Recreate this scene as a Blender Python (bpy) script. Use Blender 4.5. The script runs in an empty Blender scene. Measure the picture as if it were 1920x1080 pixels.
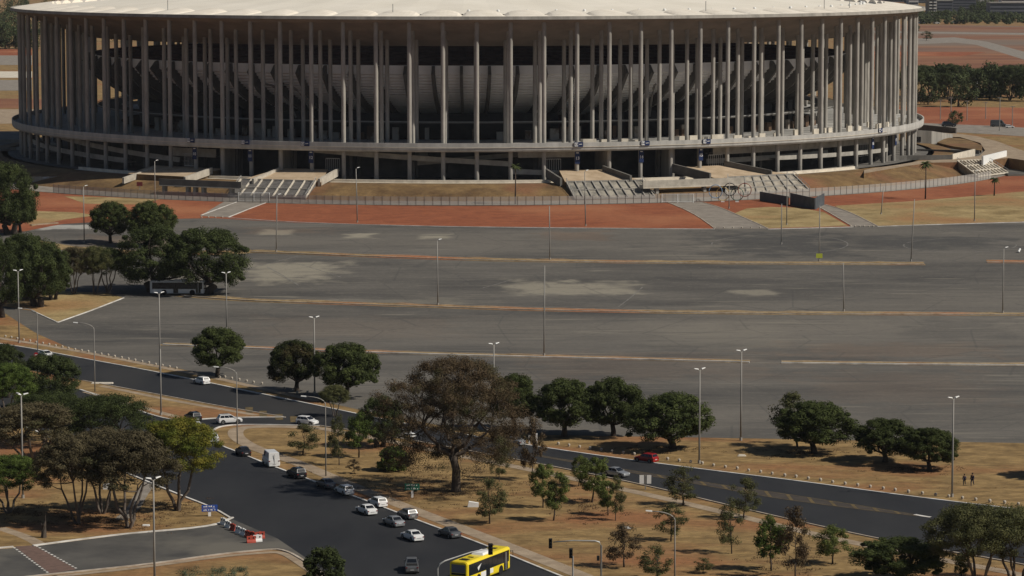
import bpy, bmesh, math, random
import numpy as np
from mathutils import Vector, Matrix
R = math.radians
S = bpy.context.scene
COL = S.collection
random.seed(7)

# ------------------------------------------------------------------ camera
CH, F, PITCH = 81.0, 5820.0, R(6.353)
cd = bpy.data.cameras.new('camera'); cam = bpy.data.objects.new('camera', cd); COL.objects.link(cam)
cd.sensor_width = 36; cd.lens = 36 * F / 1920; cd.clip_start = 1; cd.clip_end = 20000
cam.location = (0, 0, CH); cam.rotation_euler = (R(90) - PITCH, 0, 0)
S.camera = cam
# ------------------------------------------------------------------ sky and sun
SUN_EL, SUN_AZ = R(43), R(73)      # azimuth: from towards-the-camera round to the right
sd = Vector((math.sin(SUN_AZ) * math.cos(SUN_EL), -math.cos(SUN_AZ) * math.cos(SUN_EL), math.sin(SUN_EL)))
W = bpy.data.worlds.new('World'); S.world = W; W.use_nodes = True
wt = W.node_tree; sky = wt.nodes.new('ShaderNodeTexSky'); sky.sky_type = 'NISHITA'; sky.sun_disc = False
sky.sun_elevation = SUN_EL; sky.sun_rotation = math.atan2(sd.x, sd.y)
sky.dust_density = 1.6; sky.altitude = 1100
wt.links.new(sky.outputs[0], wt.nodes['Background'].inputs[0]); wt.nodes['Background'].inputs[1].default_value = 0.05
sl = bpy.data.lights.new('sun', 'SUN'); sl.energy = 5.0; sl.angle = R(0.5); sl.color = (1, .93, .82)
so = bpy.data.objects.new('sun', sl); COL.objects.link(so); so.rotation_euler = sd.to_track_quat('Z', 'Y').to_euler()
S.view_settings.view_transform = 'Standard'; S.view_settings.look = 'None'
S.view_settings.exposure = -0.3; S.view_settings.gamma = 1

# ------------------------------------------------------------------ terrain helpers
TB = [(-400, 0.), (640, 0.), (700, 2.), (760, 4.6), (820, 6.3), (880, 7.), (9000, 7.)]
def zt(y):
    for (a, za), (b, zb) in zip(TB, TB[1:]):
        if y <= b: return za + (zb - za) * (y - a) / (b - a)
    return 7.
cp, sp_ = math.cos(PITCH), math.sin(PITCH)
def ray(px, py):
    u = (px - 960) / F; v = (py - 540) / F
    return Vector((u, cp - v * sp_, -sp_ - v * cp))
def Z(px, py, z):                      # pixel to a point on the level z
    d = ray(px, py); t = (z - CH) / d.z
    return Vector((d.x * t, d.y * t, z))
def G(px, py, dz=0.):                  # pixel to a point on the terrain
    z = 0.
    for _ in range(25):
        p = Z(px, py, z + dz); z += (zt(p.y) - z) * .6
    return Z(px, py, z + dz)
def sc(p): return F / (p.y * cp + (CH - p.z) * sp_)      # pixels per metre (1920 wide)

# ------------------------------------------------------------------ materials
def lk(nt, a, b): nt.links.new(a, b)
MATS = {}
def mat(name, c1, c2=None, rough=.85, scale=1., metal=0., bump=0., c3=None, stretch=(1, 1, 1), lo=.35, hi=.65, spec=.3, trans=0., obj_rand=0., detail=6, coord='Object', big=None, fine=0.):
    if name in MATS: return MATS[name]
    m = bpy.data.materials.new(name); m.use_nodes = True; nt = m.node_tree; n = nt.nodes
    b = n['Principled BSDF']; b.inputs['Roughness'].default_value = rough; b.inputs['Metallic'].default_value = metal
    b.inputs['Specular IOR Level'].default_value = spec
    if c2 is None: b.inputs['Base Color'].default_value = (*c1, 1); out = None
    else:
        tc = n.new('ShaderNodeTexCoord') if coord == 'Object' else n.new('ShaderNodeNewGeometry')
        mp = n.new('ShaderNodeMapping'); mp.inputs['Scale'].default_value = stretch
        lk(nt, tc.outputs['Object' if coord == 'Object' else 'Position'], mp.inputs[0])
        nz = n.new('ShaderNodeTexNoise'); nz.inputs['Scale'].default_value = scale; nz.inputs['Detail'].default_value = detail
        nz.inputs['Roughness'].default_value = .62
        lk(nt, mp.outputs[0], nz.inputs['Vector'])
        cr = n.new('ShaderNodeValToRGB'); cr.color_ramp.elements[0].position = lo; cr.color_ramp.elements[1].position = hi
        cr.color_ramp.elements[0].color = (*c1, 1); cr.color_ramp.elements[1].color = (*c2, 1)
        lk(nt, nz.outputs[0], cr.inputs[0]); out = cr.outputs[0]
        if c3 is not None:
            n2 = n.new('ShaderNodeTexNoise'); n2.inputs['Scale'].default_value = big or scale * .13; n2.inputs['Detail'].default_value = 4
            lk(nt, mp.outputs[0], n2.inputs['Vector'])
            r2 = n.new('ShaderNodeValToRGB'); r2.color_ramp.elements[0].position = .5; r2.color_ramp.elements[1].position = .66
            lk(nt, n2.outputs[0], r2.inputs[0])
            mx = n.new('ShaderNodeMix'); mx.data_type = 'RGBA'; lk(nt, r2.outputs[0], mx.inputs[0]); lk(nt, out, mx.inputs[6]); mx.inputs[7].default_value = (*c3, 1)
            out = mx.outputs[2]
        if fine:
            n5 = n.new('ShaderNodeTexNoise'); n5.inputs['Scale'].default_value = 1.1; n5.inputs['Detail'].default_value = 10; n5.inputs['Roughness'].default_value = .8; lk(nt, mp.outputs[0], n5.inputs['Vector'])
            m5 = n.new('ShaderNodeMapRange'); m5.inputs[1].default_value = .35; m5.inputs[2].default_value = .65; m5.inputs[3].default_value = 1 - fine; m5.inputs[4].default_value = 1 + fine * .8; lk(nt, n5.outputs[0], m5.inputs[0])
            h5 = n.new('ShaderNodeHueSaturation'); lk(nt, m5.outputs[0], h5.inputs['Value']); lk(nt, out, h5.inputs['Color']); out = h5.outputs[0]
        if obj_rand:
            oi = n.new('ShaderNodeObjectInfo'); hs = n.new('ShaderNodeHueSaturation')
            mr = n.new('ShaderNodeMapRange'); mr.inputs[3].default_value = 1 - obj_rand; mr.inputs[4].default_value = 1 + obj_rand
            lk(nt, oi.outputs['Random'], mr.inputs[0]); lk(nt, mr.outputs[0], hs.inputs['Value']); lk(nt, out, hs.inputs['Color']); out = hs.outputs[0]
        lk(nt, out, b.inputs['Base Color'])
        if bump:
            bp = n.new('ShaderNodeBump'); bp.inputs['Strength'].default_value = bump; bp.inputs['Distance'].default_value = .2
            lk(nt, nz.outputs[0], bp.inputs['Height']); lk(nt, bp.outputs[0], b.inputs['Normal'])
    if trans:
        tr = n.new('ShaderNodeBsdfTranslucent'); ms = n.new('ShaderNodeMixShader'); ms.inputs[0].default_value = trans
        if out: lk(nt, out, tr.inputs[0])
        else: tr.inputs[0].default_value = (*c1, 1)
        lk(nt, b.outputs[0], ms.inputs[1]); lk(nt, tr.outputs[0], ms.inputs[2]); lk(nt, ms.outputs[0], n['Material Output'].inputs[0])
    MATS[name] = m; return m

M_grass = mat('dry_grass', (.150, .094, .036), (.32, .213, .088), rough=.95, scale=.3, c3=(.25, .115, .048), big=.05, stretch=(.6, 1, 1), coord='P', detail=9, bump=.15, fine=.38)
M_grass2 = mat('pale_dry_grass', (.21, .150, .062), (.38, .285, .135), rough=.95, scale=.12, c3=(.30, .165, .07), big=.03, coord='P', detail=8, fine=.3)
M_soil = mat('red_soil', (.205, .062, .027), (.285, .092, .040), rough=.95, scale=.25, c3=(.33, .13, .06), big=.02, coord='P', detail=8, fine=.22)
M_bank = mat('brown_bank_grass', (.105, .062, .028), (.22, .14, .060), rough=.95, scale=.15, c3=(.21, .10, .05), big=.04, coord='P', detail=8, fine=.3)
M_road = mat('fresh_asphalt', (.017, .018, .021), (.028, .029, .031), rough=.8, scale=.10, stretch=(1, .35, 1), coord='P', spec=.25, detail=8, c3=(.036, .035, .034), big=.03)
M_street = mat('worn_asphalt', (.055, .053, .050), (.10, .094, .084), rough=.9, scale=.12, coord='P', detail=8, c3=(.13, .12, .10), big=.06)
M_path = mat('concrete_footpath', (.25, .19, .13), (.37, .29, .205), rough=.9, scale=.3, coord='P', detail=8, fine=.2)
M_gpath = mat('grey_footpath', (.19, .165, .14), (.28, .25, .21), rough=.9, scale=.3, coord='P', detail=6)
M_kerb = mat('painted_kerb', (.42, .39, .35), (.72, .70, .66), rough=.8, scale=.35, coord='P', detail=6)
M_kerb2 = mat('bare_kerb', (.30, .24, .18), (.48, .42, .35), rough=.9, scale=.5, coord='P')
M_sand = mat('sandy_verge', (.20, .135, .06), (.34, .245, .12), rough=.95, scale=.35, c3=(.34, .14, .06), big=.03, coord='P', detail=8, fine=.4)
M_conc = mat('weathered_concrete', (.21, .20, .18), (.35, .33, .295), rough=.85, scale=.35, stretch=(1, 1, .18), detail=8, c3=(.29, .27, .24), big=.08)
M_colm = mat('column_concrete', (.22, .21, .19), (.42, .395, .355), rough=.85, scale=.5, stretch=(1, 1, .25), detail=8)
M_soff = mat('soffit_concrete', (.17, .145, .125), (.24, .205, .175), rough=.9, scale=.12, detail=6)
M_lite = mat('pale_concrete', (.50, .45, .37), (.66, .60, .50), rough=.85, scale=.5, detail=6)
M_dkc = mat('dark_and_shade_concrete', (.10, .095, .085), (.16, .15, .135), rough=.9, scale=.3, detail=6)  # dark parts, and painted shade on ribs, shaded parapets and left forecourt
M_roof = mat('roof_membrane', (.72, .67, .57), (.80, .75, .65), rough=.7, scale=.05, detail=5)
M_shell = mat('roof_shell', (.70, .64, .54), (.80, .74, .64), rough=.75, scale=.3, detail=6)
M_black = mat('black_rubber', (.012, .012, .012), rough=.8)
M_glass = mat('dark_glass', (.012, .014, .017), rough=.12, spec=.6)
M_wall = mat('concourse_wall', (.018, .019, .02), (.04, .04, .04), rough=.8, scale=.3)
M_steel = mat('galvanised_steel', (.33, .33, .32), (.45, .45, .43), rough=.55, scale=2., metal=.3)
M_pole = mat('grey_pole', (.21, .20, .185), (.34, .325, .295), rough=.7, scale=.6, stretch=(1, 1, .3))
M_white = mat('white_paint', (.72, .72, .70), (.80, .80, .78), rough=.55, scale=2.)
M_red = mat('red_plastic', (.34, .05, .03), (.46, .08, .05), rough=.6, scale=2.)
M_blue = mat('blue_sign_paint', (.010, .025, .09), rough=.6)
M_blue2 = mat('street_sign_blue', (.02, .07, .33), rough=.6)
M_green = mat('sign_green', (.02, .16, .10), rough=.6)
M_bark = mat('bark', (.045, .035, .028), (.10, .08, .064), rough=.95, scale=1.5, stretch=(1, 1, .3))
M_barkp = mat('pale_bark', (.075, .06, .05), (.17, .14, .115), rough=.95, scale=1.5, stretch=(1, 1, .3))
def leafmat(name, c1, c2, c3=None, tr=.25): return mat(name, c1, c2, rough=.75, spec=.12, scale=.55, trans=tr, obj_rand=.15, detail=3, c3=c3, big=.16, lo=.36, hi=.64)
L_mango = leafmat('mango_leaves', (.036, .047, .015), (.084, .104, .032))
L_red = leafmat('mango_leaves_flushing', (.036, .046, .016), (.075, .090, .030), (.10, .058, .030))
L_dark = leafmat('dark_leaves', (.033, .044, .016), (.078, .098, .032))
L_brt = leafmat('bright_leaves', (.048, .075, .016), (.11, .15, .034))
L_yel = leafmat('yellowing_leaves', (.07, .095, .014), (.20, .175, .028), (.11, .13, .022))
L_brn = leafmat('browning_leaves', (.068, .056, .030), (.115, .096, .052), (.060, .068, .026), .15)
L_rust = leafmat('rusty_leaves', (.070, .048, .027), (.120, .086, .048), (.060, .064, .026), .15)
L_you = leafmat('young_tree_leaves', (.078, .104, .028), (.16, .185, .05), (.11, .11, .044))
L_oliv = leafmat('olive_leaves', (.064, .070, .028), (.13, .13, .052), (.085, .075, .035))
L_far = leafmat('distant_leaves', (.042, .056, .026), (.10, .12, .05))

# ------------------------------------------------------------------ mesh builder
class MB:
    def __init__(s): s.v = []; s.f = []
    def add(s, vs, fs):
        o = len(s.v); s.v += [tuple(v) for v in vs]; s.f += [tuple(i + o for i in f) for f in fs]; return s
    def quad(s, a, b, c, d): return s.add([a, b, c, d], [(0, 1, 2, 3)])
    def box(s, x0, x1, y0, y1, z0, z1, M=None):
        vs = [Vector(p) for p in ((x0, y0, z0), (x1, y0, z0), (x1, y1, z0), (x0, y1, z0), (x0, y0, z1), (x1, y0, z1), (x1, y1, z1), (x0, y1, z1))]
        if M is not None: vs = [M @ v for v in vs]
        return s.add(vs, [(0, 3, 2, 1), (4, 5, 6, 7), (0, 1, 5, 4), (1, 2, 6, 5), (2, 3, 7, 6), (3, 0, 4, 7)])
    def hexa(s, lo, hi):               # 4 lower and 4 upper points
        return s.add(list(lo) + list(hi), [(0, 3, 2, 1), (4, 5, 6, 7), (0, 1, 5, 4), (1, 2, 6, 5), (2, 3, 7, 6), (3, 0, 4, 7)])
    def tube(s, pts, rad, n=8, cap=True):
        pts = [Vector(p) for p in pts]; o = len(s.v)
        if not hasattr(rad, '__len__'): rad = [rad] * len(pts)
        for i, p in enumerate(pts):
            d = (pts[min(i + 1, len(pts) - 1)] - pts[max(i - 1, 0)]).normalized()
            a = d.orthogonal() if abs(d.z) < .99 else Vector((1, 0, 0)); a = (a - d * a.dot(d)).normalized(); b = d.cross(a)
            for k in range(n):
                t = 2 * math.pi * k / n; s.v.append(tuple(p + (a * math.cos(t) + b * math.sin(t)) * rad[i]))
        for i in range(len(pts) - 1):
            for k in range(n):
                s.f.append((o + i * n + k, o + i * n + (k + 1) % n, o + (i + 1) * n + (k + 1) % n, o + (i + 1) * n + k))
        if cap:
            s.f.append(tuple(o + k for k in range(n))[::-1]); e = o + (len(pts) - 1) * n; s.f.append(tuple(e + k for k in range(n)))
        return s
    def lathe(s, prof, n=16, c=(0, 0, 0), axis='z'):
        o = len(s.v)
        for r_, z_ in prof:
            for k in range(n):
                t = 2 * math.pi * k / n; x, y = r_ * math.cos(t), r_ * math.sin(t)
                p = (x, y, z_) if axis == 'z' else ((z_, x, y) if axis == 'x' else (x, z_, y))
                s.v.append((p[0] + c[0], p[1] + c[1], p[2] + c[2]))
        for i in range(len(prof) - 1):
            for k in range(n): s.f.append((o + i * n + k, o + i * n + (k + 1) % n, o + (i + 1) * n + (k + 1) % n, o + (i + 1) * n + k))
        return s
    def mesh(s, name, m, smooth=False):
        me = bpy.data.meshes.new(name); me.from_pydata(s.v, [], s.f); me.update()
        bm = bmesh.new(); bm.from_mesh(me); bmesh.ops.recalc_face_normals(bm, faces=bm.faces); bm.to_mesh(me); bm.free()
        if m: me.materials.append(m)
        if smooth: me.polygons.foreach_set('use_smooth', [True] * len(me.polygons))
        return me
    def build(s, name, m, parent=None, smooth=False, origin=None, loc=None, rz=0):
        if origin is not None:
            o = Vector(origin); s.v = [tuple(Vector(v) - o) for v in s.v]
        ob = bpy.data.objects.new(name, s.mesh(name, m, smooth)); COL.objects.link(ob)
        if parent: ob.parent = parent
        if origin is not None: ob.location = origin
        if loc is not None: ob.location = loc
        if rz: ob.rotation_euler.z = rz
        return ob
def tag(o, label=None, cat=None, group=None, kind=None):
    if label: o['label'] = label
    if cat: o['category'] = cat
    if group: o['group'] = group
    if kind: o['kind'] = kind
    return o
def empty(name, loc, rz=0, label=None, cat=None, group=None):
    o = bpy.data.objects.new(name, None); COL.objects.link(o); o.location = loc; o.rotation_euler.z = rz
    o.empty_display_size = .5
    return tag(o, label, cat, group)
def copy_tree(o, parent=None):
    c = o.copy(); COL.objects.link(c); c.parent = parent
    for ch in o.children: copy_tree(ch, c)
    return c

# ------------------------------------------------------------------ ground
BR = [640, 700, 760, 820, 880]
def sheet(name, pts, m, dz, stuff='structure'):    # flat sheet draped on the terrain; pts are pixels or Vectors
    P = [G(*p) if not isinstance(p, Vector) else p for p in pts]
    bm = bmesh.new(); vs = [bm.verts.new((p.x, p.y, 0)) for p in P]
    es = [bm.edges.new((vs[i], vs[(i + 1) % len(vs)])) for i in range(len(vs))]
    bmesh.ops.triangle_fill(bm, edges=es, use_beauty=True)
    for b in BR:
        bmesh.ops.bisect_plane(bm, geom=bm.verts[:] + bm.edges[:] + bm.faces[:], plane_co=(0, b, 0), plane_no=(0, 1, 0))
    bmesh.ops.recalc_face_normals(bm, faces=bm.faces)
    up = sum(f.normal.z for f in bm.faces)
    if up < 0: bmesh.ops.reverse_faces(bm, faces=bm.faces)
    for v in bm.verts: v.co.z = zt(v.co.y) + dz
    me = bpy.data.meshes.new(name); bm.to_mesh(me); bm.free(); me.materials.append(m)
    ob = bpy.data.objects.new(name, me); COL.objects.link(ob); ob['kind'] = stuff
    return ob
def dens(P, step=4.):
    out = [P[0]]
    for a, b in zip(P, P[1:]):
        n = max(1, int((b - a).length / step))
        for i in range(1, n + 1): out.append(a.lerp(b, i / n))
    return out
def smooth_poly(P, it=2):
    for _ in range(it):
        Q = [P[0]]
        for a, b in zip(P, P[1:]): Q += [a.lerp(b, .25), a.lerp(b, .75)]
        Q.append(P[-1]); P = Q
    return P
def kerb(pts, w=.3, h=.15, m=None, name='kerb', sm=True, z0=-.05):
    P = [G(*p) if not isinstance(p, Vector) else p for p in pts]
    if sm: P = smooth_poly(P)
    P = dens(P, 12.); mb = MB(); rows = []
    for i, p in enumerate(P):
        d = (P[min(i + 1, len(P) - 1)] - P[max(i - 1, 0)]); d.z = 0; d.normalize(); n = Vector((-d.y, d.x, 0)); z = zt(p.y)
        rows.append([Vector((p.x, p.y, z + zz)) + n * s for s, zz in ((w / 2, z0), (w / 2, h), (-w / 2, h), (-w / 2, z0))])
    for a, b in zip(rows, rows[1:]):
        for k in range(3): mb.quad(a[k], b[k], b[k + 1], a[k + 1])
    mb.quad(*rows[0]); mb.quad(*rows[-1])
    o = mb.build(name, m or M_kerb); o['kind'] = 'structure'; return o
JR = random.Random(5)
def band(pts, w, m, name, dz, z0=None):             # strip of width w metres along a line
    P = [G(*p) if not isinstance(p, Vector) else p for p in pts]; P = dens(smooth_poly(P), 3. if m is M_sand else 8.); mb = MB(); rows = []
    for i, p in enumerate(P):
        d = (P[min(i + 1, len(P) - 1)] - P[max(i - 1, 0)]); d.z = 0; d.normalize(); n = Vector((-d.y, d.x, 0))
        ja, jb = (JR.uniform(.55, 1.25), JR.uniform(.9, 1.02)) if m is M_sand else (1, 1)
        a = p + n * w / 2 * ja; b = p - n * w / 2 * jb
        rows.append([Vector((q.x, q.y, zt(q.y) + dz)) for q in (a, b)])
    for a, b in zip(rows, rows[1:]): mb.quad(a[0], a[1], b[1], b[0])
    o = mb.build(name, m); o['kind'] = 'structure'; return o

g = MB(); xs = [-3500, -1500, -600, -300, 0, 300, 600, 1500, 3500]; ys = [-300, 200, 640, 700, 760, 820, 880, 1400, 2500, 5000, 8500]
for a, b in zip(ys, ys[1:]):
    for c, d in zip(xs, xs[1:]):
        g.quad((c, a, zt(a)), (d, a, zt(a)), (d, b, zt(b)), (c, b, zt(b)))
gr = g.build('ground', M_grass); gr['kind'] = 'structure'

# car park
def lot_material():
    m = mat('car_park_asphalt', (.058, .055, .051), (.135, .124, .107), rough=.9, scale=.055, stretch=(.35, 1, 1), coord='P', detail=9, c3=(.150, .136, .115), big=.012)
    nt = m.node_tree; n = nt.nodes; b = n['Principled BSDF']; cur = b.inputs['Base Color'].links[0].from_socket
    geo = n.new('ShaderNodeNewGeometry'); sx = n.new('ShaderNodeSeparateXYZ'); lk(nt, geo.outputs['Position'], sx.inputs[0])
    nz = n.new('ShaderNodeTexNoise'); nz.inputs['Scale'].default_value = .16; nz.inputs['Detail'].default_value = 8
    lk(nt, geo.outputs['Position'], nz.inputs['Vector'])
    def mth(op, a, bb=None):
        k = n.new('ShaderNodeMath'); k.operation = op
        for i, q in enumerate((a, bb)):
            if q is None: continue
            if isinstance(q, (int, float)): k.inputs[i].default_value = q
            else: lk(nt, q, k.inputs[i])
        return k.outputs[0]
    nn = mth('MULTIPLY', mth('SUBTRACT', nz.outputs[0], .5), 1.9)
    pale = (.27, .245, .19); br = (.17, .12, .085); dk = (.055, .054, .052); wh = (.36, .35, .32)
    for x0, y0, x1, y1, c, st in [(440, 488, 650, 532, pale, .8), (930, 524, 1200, 556, pale, .75), (640, 437, 710, 448, pale, .9), (780, 438, 850, 449, pale, .8), (485, 429, 555, 442, pale, .9),
            (1365, 541, 1460, 554, pale, .6), (1000, 432, 1160, 452, br, .6), (440, 425, 640, 440, br, .3), (1290, 430, 1620, 486, dk, .75), (1560, 440, 1920, 470, dk, .7), (930, 655, 1500, 720, br, .22),
            (1450, 640, 1900, 676, br, .35), (1490, 690, 1900, 770, br, .22), (1200, 600, 1500, 660, pale, .14), (430, 590, 900, 640, br, .15), (60, 420, 210, 431, wh, .9), (120, 440, 380, 470, br, .5),
            (500, 560, 900, 572, pale, .3), (940, 436, 1300, 470, dk, .25), (300, 500, 420, 540, pale, .35), (1660, 590, 1920, 640, dk, .3), (1350, 730, 1900, 800, dk, .2)]:
        a = G(x0, y1); d = G(x1, y0); cx, cy = (a.x + d.x) / 2, (a.y + d.y) / 2
        cx = (G(x0, (y0 + y1) / 2).x + G(x1, (y0 + y1) / 2).x) / 2
        hx, hy = abs(G(x1, (y0 + y1) / 2).x - G(x0, (y0 + y1) / 2).x) / 2, abs(d.y - a.y) / 2
        ux = mth('ABSOLUTE', mth('DIVIDE', mth('SUBTRACT', sx.outputs[0], cx), hx)); uy = mth('ABSOLUTE', mth('DIVIDE', mth('SUBTRACT', sx.outputs[1], cy), hy))
        k = mth('ADD', mth('SUBTRACT', 1.05, mth('MAXIMUM', ux, uy)), nn)
        mr = n.new('ShaderNodeMapRange'); mr.interpolation_type = 'SMOOTHSTEP'; mr.inputs[2].default_value = .65; mr.inputs[4].default_value = min(1, st * 1.1); lk(nt, k, mr.inputs[0])
        mx = n.new('ShaderNodeMix'); mx.data_type = 'RGBA'; lk(nt, mr.outputs[0], mx.inputs[0]); lk(nt, cur, mx.inputs[6]); mx.inputs[7].default_value = (*c, 1); cur = mx.outputs[2]
    n4 = n.new('ShaderNodeTexNoise'); n4.inputs['Scale'].default_value = .9; n4.inputs['Detail'].default_value = 10; n4.inputs['Roughness'].default_value = .75; lk(nt, geo.outputs['Position'], n4.inputs['Vector'])
    vo = n.new('ShaderNodeTexVoronoi'); vo.feature = 'DISTANCE_TO_EDGE'; vo.inputs['Scale'].default_value = .045; lk(nt, geo.outputs['Position'], vo.inputs['Vector'])
    for src, lo, hi, c, st in ((n4.outputs[0], .54, .70, (.21, .19, .155), .5), (n4.outputs[0], .45, .32, dk, .6), (vo.outputs[0], .012, .004, dk, .35)):
        mr = n.new('ShaderNodeMapRange'); mr.inputs[1].default_value = lo; mr.inputs[2].default_value = hi; mr.inputs[4].default_value = st; lk(nt, src, mr.inputs[0])
        mx = n.new('ShaderNodeMix'); mx.data_type = 'RGBA'; lk(nt, mr.outputs[0], mx.inputs[0]); lk(nt, cur, mx.inputs[6]); mx.inputs[7].default_value = (*c, 1); cur = mx.outputs[2]
    # thin streaks of pale dust and tyre marks
    mp = n.new('ShaderNodeMapping'); mp.inputs['Scale'].default_value = (.05, .55, 1); lk(nt, geo.outputs['Position'], mp.inputs[0])
    n3 = n.new('ShaderNodeTexNoise'); n3.inputs['Scale'].default_value = 1.; n3.inputs['Detail'].default_value = 7; n3.inputs['Distortion'].default_value = .8; lk(nt, mp.outputs[0], n3.inputs['Vector'])
    for lo, hi, c, st in ((.60, .72, pale, .42), (.42, .31, dk, .5)):
        mr = n.new('ShaderNodeMapRange'); mr.inputs[1].default_value = lo; mr.inputs[2].default_value = hi; mr.inputs[4].default_value = st; lk(nt, n3.outputs[0], mr.inputs[0])
        mx = n.new('ShaderNodeMix'); mx.data_type = 'RGBA'; lk(nt, mr.outputs[0], mx.inputs[0]); lk(nt, cur, mx.inputs[6]); mx.inputs[7].default_value = (*c, 1); cur = mx.outputs[2]
    lk(nt, cur, b.inputs['Base Color']); return m
M_lot = lot_material()
LOT_TOP = [(-200, 440), (30, 437), (120, 420), (250, 412), (400, 409), (560, 418), (760, 423), (960, 427), (1340, 429), (1440, 429), (1600, 425), (1800, 420), (2100, 412)]
LOT_BOT = [(2100, 834), (1640, 826), (1400, 822), (1000, 815), (820, 797), (700, 774), (600, 752), (480, 725), (340, 692), (210, 672), (125, 650), (60, 620), (10, 588), (-200, 560)]
sheet('car_park', LOT_TOP + LOT_BOT, M_lot, .01)
sheet('grass_island', [(-200, 535), (60, 545), (200, 549), (232, 559), (170, 583), (108, 605), (62, 583), (-200, 545)], M_grass2, .05)
kerb([(60, 583), (108, 605)], name='kerb', sm=False); kerb([(108, 605), (170, 583), (232, 559)], sm=False)
sheet('grass_verge', [(60, 448), (80, 452), (140, 462), (250, 470), (430, 470), (470, 468), (480, 474), (420, 478), (200, 478), (60, 462)], M_sand, .02)
for nm, pts, wd in (('sandy_median', [(470, 471), (700, 480), (960, 488), (1200, 491), (1440, 493), (1733, 494)], 6), ('sandy_median', [(1850, 490), (2050, 492)], 6),
                    ('sandy_median', [(340, 553), (450, 562), (560, 566), (820, 574), (960, 579), (1200, 584), (1440, 587), (1750, 588), (2050, 590)], 5.5),
                    ('sandy_median', [(305, 645), (480, 652), (700, 660), (960, 667), (1180, 672), (1405, 678)], 5.), ('sandy_median', [(1465, 679), (1700, 682), (2050, 684)], 5.)):
    o = band(pts, wd, M_sand, nm, .04)
    dy = wd / 2 * (sc(G(*pts[1])) * .105)
    kerb([(x, y + dy) for x, y in pts], w=.45, h=.30, m=M_kerb if nm and pts[0][1] > 640 else M_kerb2)
    kerb([(x, y - dy) for x, y in pts], w=.25, h=.1, m=M_kerb2)
# painted circles on the tarmac
M_line = mat('worn_line_paint', (.10, .095, .085), (.21, .20, .18), rough=.8, scale=.6, coord='P')
for cx, cy, rx, ry in ((1462, 458, 128, 18), (1800, 460, 106, 13)):
    band([G(cx + rx * math.cos(t * math.pi / 18), cy + ry * math.sin(t * math.pi / 18)) for t in range(-16, 20)], .35, M_line, 'road_marking', .02)
for a, b in (((500, 500), (560, 535)), ((560, 495), (640, 520)), ((1160, 575), (1205, 538)), ((400, 520), (560, 480)), ((905, 540), (960, 524)), ((280, 676), (380, 669))):
    band([a, ((a[0] + b[0]) / 2 + 2, (a[1] + b[1]) / 2), b], .3, M_line, 'road_marking', .02)

# red soil field, drives and dry grass between the car park and the fence
RF = 187.
SC = Vector((Z(879.2, 300, 11).x / Z(879.2, 300, 11).y * 1062.5, 1062.5, 0))    # stadium centre
def pol(th, r, z=0): return Vector((SC.x + r * math.sin(th), SC.y - r * math.cos(th), z))
def th_at(px, r, z):
    lo, hi = -1.45, 1.45
    for _ in range(50):
        m_ = (lo + hi) / 2; p = pol(m_, r, z); d = Vector((p.x, p.y * cp + (CH - z) * sp_))
        x = 960 + F * d.x / d.y
        if x < px: lo = m_
        else: hi = m_
    return (lo + hi) / 2
fence_arc = [pol(R(a), RF) for a in range(-95, 100, 3)]
fence_arc = [p for p in fence_arc]
top = [p for p in fence_arc if -170 < p.x < 230 and p.y < SC.y + 60]
sheet('red_soil', [(-200, 440), (30, 437), (120, 420), (250, 412), (400, 409), (560, 418), (760, 423), (960, 427), (1340, 429), (1440, 429), (1600, 425), (1800, 420), (2100, 412)] + top[::-1], M_soil, .02)
sheet('dry_grass', [(1365, 405), (1400, 391), (1440, 388), (1500, 390), (1545, 398), (1590, 424), (1440, 428), (1390, 427)], M_grass2, .04)
sheet('dry_grass', [(1565, 386), (1700, 378), (1800, 370), (1930, 358), (2100, 345), (2100, 410), (1800, 419), (1640, 424), (1600, 405)], M_grass2, .04)
sheet('dry_grass', [(40, 408), (70, 396), (140, 398), (180, 404), (120, 412), (60, 425)], M_grass2, .04)
sheet('dry_grass', [(120, 368), (200, 370), (300, 374), (260, 384), (160, 382)], M_grass2, .045)
sheet('drive', [(425, 376), (505, 378), (430, 408), (375, 405)], M_gpath, .05)
kerb([(450, 377), (415, 390), (377, 404)], w=.35, sm=False); kerb([(503, 379), (465, 393), (428, 408)], w=.35, sm=False)
sheet('drive', [(1250, 379), (1318, 379), (1350, 389), (1385, 404), (1440, 429), (1340, 429), (1300, 400)], M_gpath, .05)
sheet('drive', [(1528, 384), (1548, 384), (1590, 396), (1645, 424), (1598, 425), (1560, 402)], M_gpath, .05)
for pts in ([(1252, 380), (1300, 400), (1340, 429)], [(1318, 380), (1350, 389), (1385, 404), (1440, 429)], [(1528, 384), (1560, 402), (1598, 425)], [(1548, 384), (1590, 396), (1645, 424)]): kerb(pts, w=.3, m=M_kerb2)
kerb([(430, 409), (560, 418), (760, 424), (960, 427), (1340, 430)], w=.4, m=M_kerb); kerb([(1440, 430), (1600, 426)], w=.4); kerb([(1645, 425), (1800, 420), (2100, 412)], w=.4)
kerb([(58, 423), (108, 419)], w=1., h=.3, m=M_path)

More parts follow.
